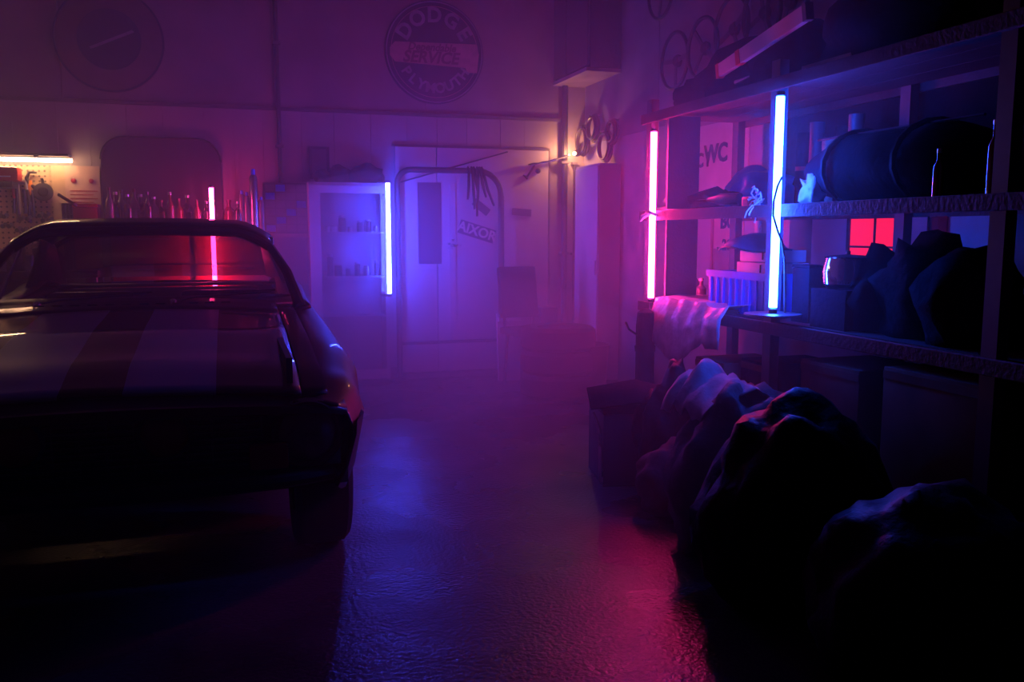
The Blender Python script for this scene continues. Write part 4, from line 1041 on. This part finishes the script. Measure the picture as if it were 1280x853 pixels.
# dark peaked cap/canopy lying over the cartons
yA, yB, yM = at(888, 310, X=2.40).y, at(964, 310, X=2.40).y, at(933, 295, X=2.40).y
zE, zM = zB + .006, at(933, 293, X=2.45).z
g = thing('peaked_cover', 'dark blue peaked cover resting on the white cartons', 'cover', (2.48, 0, 0))
G = []
for i in range(15):
    k = i / 14; y = yA + (yB - yA) * k
    km = (yM - yA) / (yB - yA); t = k / km if k < km else (1 - k) / (1 - km)
    pz = zE + (zM - zE) * t ** .9
    G.append([Vector((-.15 * (.25 + .75 * min(1, 2.5 * min(k, 1 - k))) + .30 * j / 8 * (.25 + .75 * min(1, 2.5 * min(k, 1 - k))), y, zE - .012 * math.sin(3 * k * PI) + (pz - zE) * math.sin(PI * j / 8) ** .6)) for j in range(9)])
mb = MB(); mb.grid(G); mb.build('cover_sheet', mat('blue_cloth', (.05, .07, .16), .5), g, smooth=True, solid=.006)
MB().tube([G[i][0] for i in range(15)], .005, 6).build('hem', 'dark', g)
for i, (px, H, lb) in enumerate(((869, .17, 'clear bottle on the lower shelf left of the crate'), (878, .12, 'short clear jar on the lower shelf beside the crate'))):
    g = thing('clear_bottle', lb, 'bottle', onshelf(px, 2.55, 1))
    MB().lathe([(.03, 0), (.03, H * .65), (.012, H * .8), (.012, H)], n=16).build('glass_body', 'bottlepale', g); MB().lathe([(.014, H), (.014, H + .015)], n=12).build('cap', 'white', g)
# pinkish plastic sheet draped over the shelf's far end
a, b = at(818, 392, X=2.2), at(905, 404, X=2.2)
g = thing('plastic_sheet', 'translucent pink-lit plastic sheet draped over the lower shelf edge', 'sheet', (0, 0, 0))
G = []
from mathutils import noise as NZ
xs_ = [2.62, 2.50, 2.36, 2.24, 2.205, 2.20, 2.195, 2.19]
for i in range(25):
    k = i / 24; y = a.y + .02 + (b.y - a.y - .02) * k
    low = at(818 + 87 * k, 400, X=2.2)
    dropz = at(818 + 87 * k, 440 - 14 * math.cos(k * 7) - (0 if k < .8 else -10), X=2.2).z
    row = []
    for j, xx in enumerate(xs_):
        if j < 4: z = HZ[1] + .045 + .03 * NZ.noise(Vector((xx * 9, y * 6, 2)))
        else: z = HZ[1] + .03 + (dropz - HZ[1] - .03) * (j - 3) / 4
        row.append(Vector((xx - .02 - .018 * NZ.noise(Vector((z * 8, y * 14, 1))) * (1 if j > 2 else 0), y + .01 * NZ.noise(Vector((xx * 20, y * 5, z * 6))), z + .012 * NZ.noise(Vector((y * 16, xx * 12, 4))))))
    G.append(row)
mb = MB(); mb.grid(G); mb.build('sheet', 'clearfilm', g, smooth=None, solid=.003)
MB().box((2.38, (a.y + b.y) / 2, HZ[1] + .012), (.26, .5, .02)).build('stiffener_card', 'cardboard', g)

# ---- lower shelf, near bay
p = onshelf(1061, 2.42, 1)
g = thing('metal_pot', 'shiny metal pot with a blue glint on the lower shelf', 'pot', p)
z0 = at(1060, 361, X=2.42).z - HZ[1]
MB().span((-.09, -.11, 0), (.12, .11, max(.01, z0 - .002))).build('base_box', 'darkcloth', g)
MB().lathe([(.075, z0), (.095, z0 + .02), (.100, z0 + .07), (.088, z0 + .125), (.092, z0 + .13)], n=30).build('pot_body', 'chrome', g)
MB().lathe([(.092, z0 + .13), (.07, z0 + .136), (.01, z0 + .14), (.01, z0 + .155)], n=24).build('lid', 'dark', g)
carton(1012, 1036, 332, onshelf(1024, 2.42, 1).y, .12, 'darkcloth', 'dark flat-topped box left of the shiny pot', base=HZ[1])
bundle('dark heap on the lower shelf rising right of the shiny pot', 1105, 2.50, 1, (.15, .16, .20), 51, amp=.4)
bundle('dark tall heap before the dim reddish wall boards', 1160, 2.50, 1, (.16, .20, .24), 52, amp=.4)
bundle('dark rounded heap at the far right of the lower shelf', 1215, 2.46, 1, (.16, .20, .22), 53, amp=.3)
# bottom shelf cartons
def scarton(px0, px1, X, lev, H, m, label):
    a, b = at(px0, 400, X=X), at(px1, 400, X=X)
    g = thing('carton', label, 'box', (X + .19, (a.y + b.y) / 2, HZ[lev]), group='cartons on the bottom shelf')
    L = (a.y - b.y) / 2
    MB().box((0, 0, H / 2), (.36, 2 * L - .01, H - .012), bev=.005).build('box_body', m, g); MB().span((-.183, -L + .006, H - .05), (-.181, L - .006, H - .02)).build('tape', 'cardboard', g)
scarton(868, 905, 2.30, 0, .45, 'cardboard', 'brown carton under the hanging plastic sheet')
scarton(925, 962, 2.30, 0, .50, 'darkcloth', 'dark carton below the blue-lit crate')
scarton(1000, 1076, 2.30, 0, .56, 'cardboard', 'dull purple-brown carton below the shiny pot')
scarton(1104, 1238, 2.30, 0, .60, 'cardboard', 'widest brown carton at the near end of the bottom shelf')

# ================================================================== FLOOR CLUTTER BEFORE THE SHELVING
p = at(806, 560, Y=4.42)
X_ = 2.19
g = thing('floor_stand', 'thick black padded pole standing under the pink shelving tube', 'stand', (at(806, 450, Y=4.35).x, 4.35, 0))
zt = at(806, 386, Y=4.35).z
MB().lathe([(.05, .02), (.052, zt - .10), (.045, zt - .02), (.02, zt)], n=18).build('padded_pole', 'darkcloth', g)
MB().lathe([(.16, 0), (.16, .02), (.05, .035)], n=24).build('base', 'black', g)
for z in (.3, .6): MB().lathe([(.056, z), (.058, z + .03)], n=18, caps=False).build('strap', 'bag', g)
MB().tube([(-.04, 0, zt - .15), (-.10, -.0, zt - .11), (-.12, 0, zt - .07)], .006, 6).build('side_hook', 'chrome', g)
# black crate with a bright curved edge
c = at(800, 606, Z=0)
g = thing('black_crate', 'black plastic crate on the floor with one bright curved edge', 'crate', (c.x + .04, c.y + .16, 0), R(-12))
hh = .36
for (a_, b_) in (((-.20, -.19, .01), (.20, -.175, hh)), ((-.20, .175, .01), (.20, .19, hh)), ((-.20, -.175, .01), (-.185, .175, hh)), ((.185, -.175, .01), (.20, .175, hh))):
    MB().span(a_, b_, bev=.003).build('crate_wall', 'dark', g)
MB().span((-.2, -.19, 0), (.2, .19, .01)).build('crate_floor', 'dark', g)
MB().grid([[Vector((-.27, -.22, hh + .04)), Vector((-.05, -.24, hh + .07)), Vector((.22, -.22, hh + .05))], [Vector((-.25, 0, hh + .10)), Vector((0, 0, hh + .14)), Vector((.22, 0, hh + .08))], [Vector((-.20, .2, hh + .06)), Vector((0, .2, hh + .09)), Vector((.2, .2, hh + .03))]]).build('loose_lid', 'darkcloth', g, solid=.012)
MB().tube([(-.21, -.20, .03), (-.215, -.205, .2), (-.225, -.20, .30), (-.25, -.19, hh + .02)], [.012, .012, .010, .006], 8).build('bright_edge', 'chrome', g)
# bin bags and sacks
def floorbag(label, px, py, d, seed, m, amp=.35, name='bin_bag', dy=0.0, tied=True, cat='bag'):
    c = at(px, py, Z=0)
    xl = min(c.x, SX - .05 - d[0] * 1.2)
    yl = at(px, py, X=xl).y
    g = thing(name, label, cat, (xl, yl + d[1] * (.5 if xl == c.x else .1) + dy, 0), group='bags on the floor before the shelving')
    MB().blob((0, 0, d[2] * .62), d, seed, amp, sub=4, flat=.62).build('bag_body', m, g, smooth=True)
    if tied:
        MB().tube([(0, 0, d[2] * 1.50), (.01, 0, d[2] * 1.66), (.02, .01, d[2] * 1.74)], [.035, .018, .045], 9).build('tied_neck', m, g)
    return g
floorbag('low rounded woven sack on the floor in front of the tall sack', 868, 645, (.22, .20, .19), 61, 'sack', .25, 'woven_sack')
floorbag('tall bulging woven sack with pale cloth on its top', 945, 655, (.26, .24, .40), 62, 'sack', .3, 'woven_sack', dy=.12, tied=False)
floorbag('large black bin bag right of the tall woven sack', 1050, 668, (.34, .26, .42), 63, 'bag', .22, dy=.22, tied=False)
floorbag('black bin bag at the right edge of the floor heap', 1165, 690, (.32, .26, .34), 64, 'bag', .22, tied=False)
floorbag('dark bag slumped between the black crate and the shelving', 850, 560, (.15, .15, .36), 66, 'bag', .4, dy=.1, tied=False)
# cloth with pale folds on the tall sack
c = at(925, 483, Y=3.05)
g = thing('folded_cloth', 'pale crumpled cloth with folds lying on top of the floor heap', 'cloth', (0, 0, 0))
G = []
for i in range(29):
    row = []
    for j in range(13):
        u, v = i / 28, j / 12
        px = 872 + 118 * u; y0 = 2.95 + .34 * v
        zc = at(960, 470, Y=3.0).z - .10 + .14 * math.sin(PI * min(1, u * 1.25)) ** .6 * (.55 + .45 * v) - .05 * (1 - u)
        x = at(px, 470, Y=3.0).x
        f = NZ.noise(Vector((x * 4 + y0 * 6, y0 * 16 - x * 7, 3)))
        row.append(Vector((x, y0 + .03 * NZ.noise(Vector((x * 8, y0 * 3, 0))), zc + .065 * f + .022 * NZ.noise(Vector((x * 25, y0 * 25, 3))))))
    G.append(row)
mb = MB(); mb.grid(G); mb.build('cloth_sheet', mat('grey_cloth', (.34, .30, .34), .8, bump=.4, bscale=25), g, smooth=True, solid=.004)
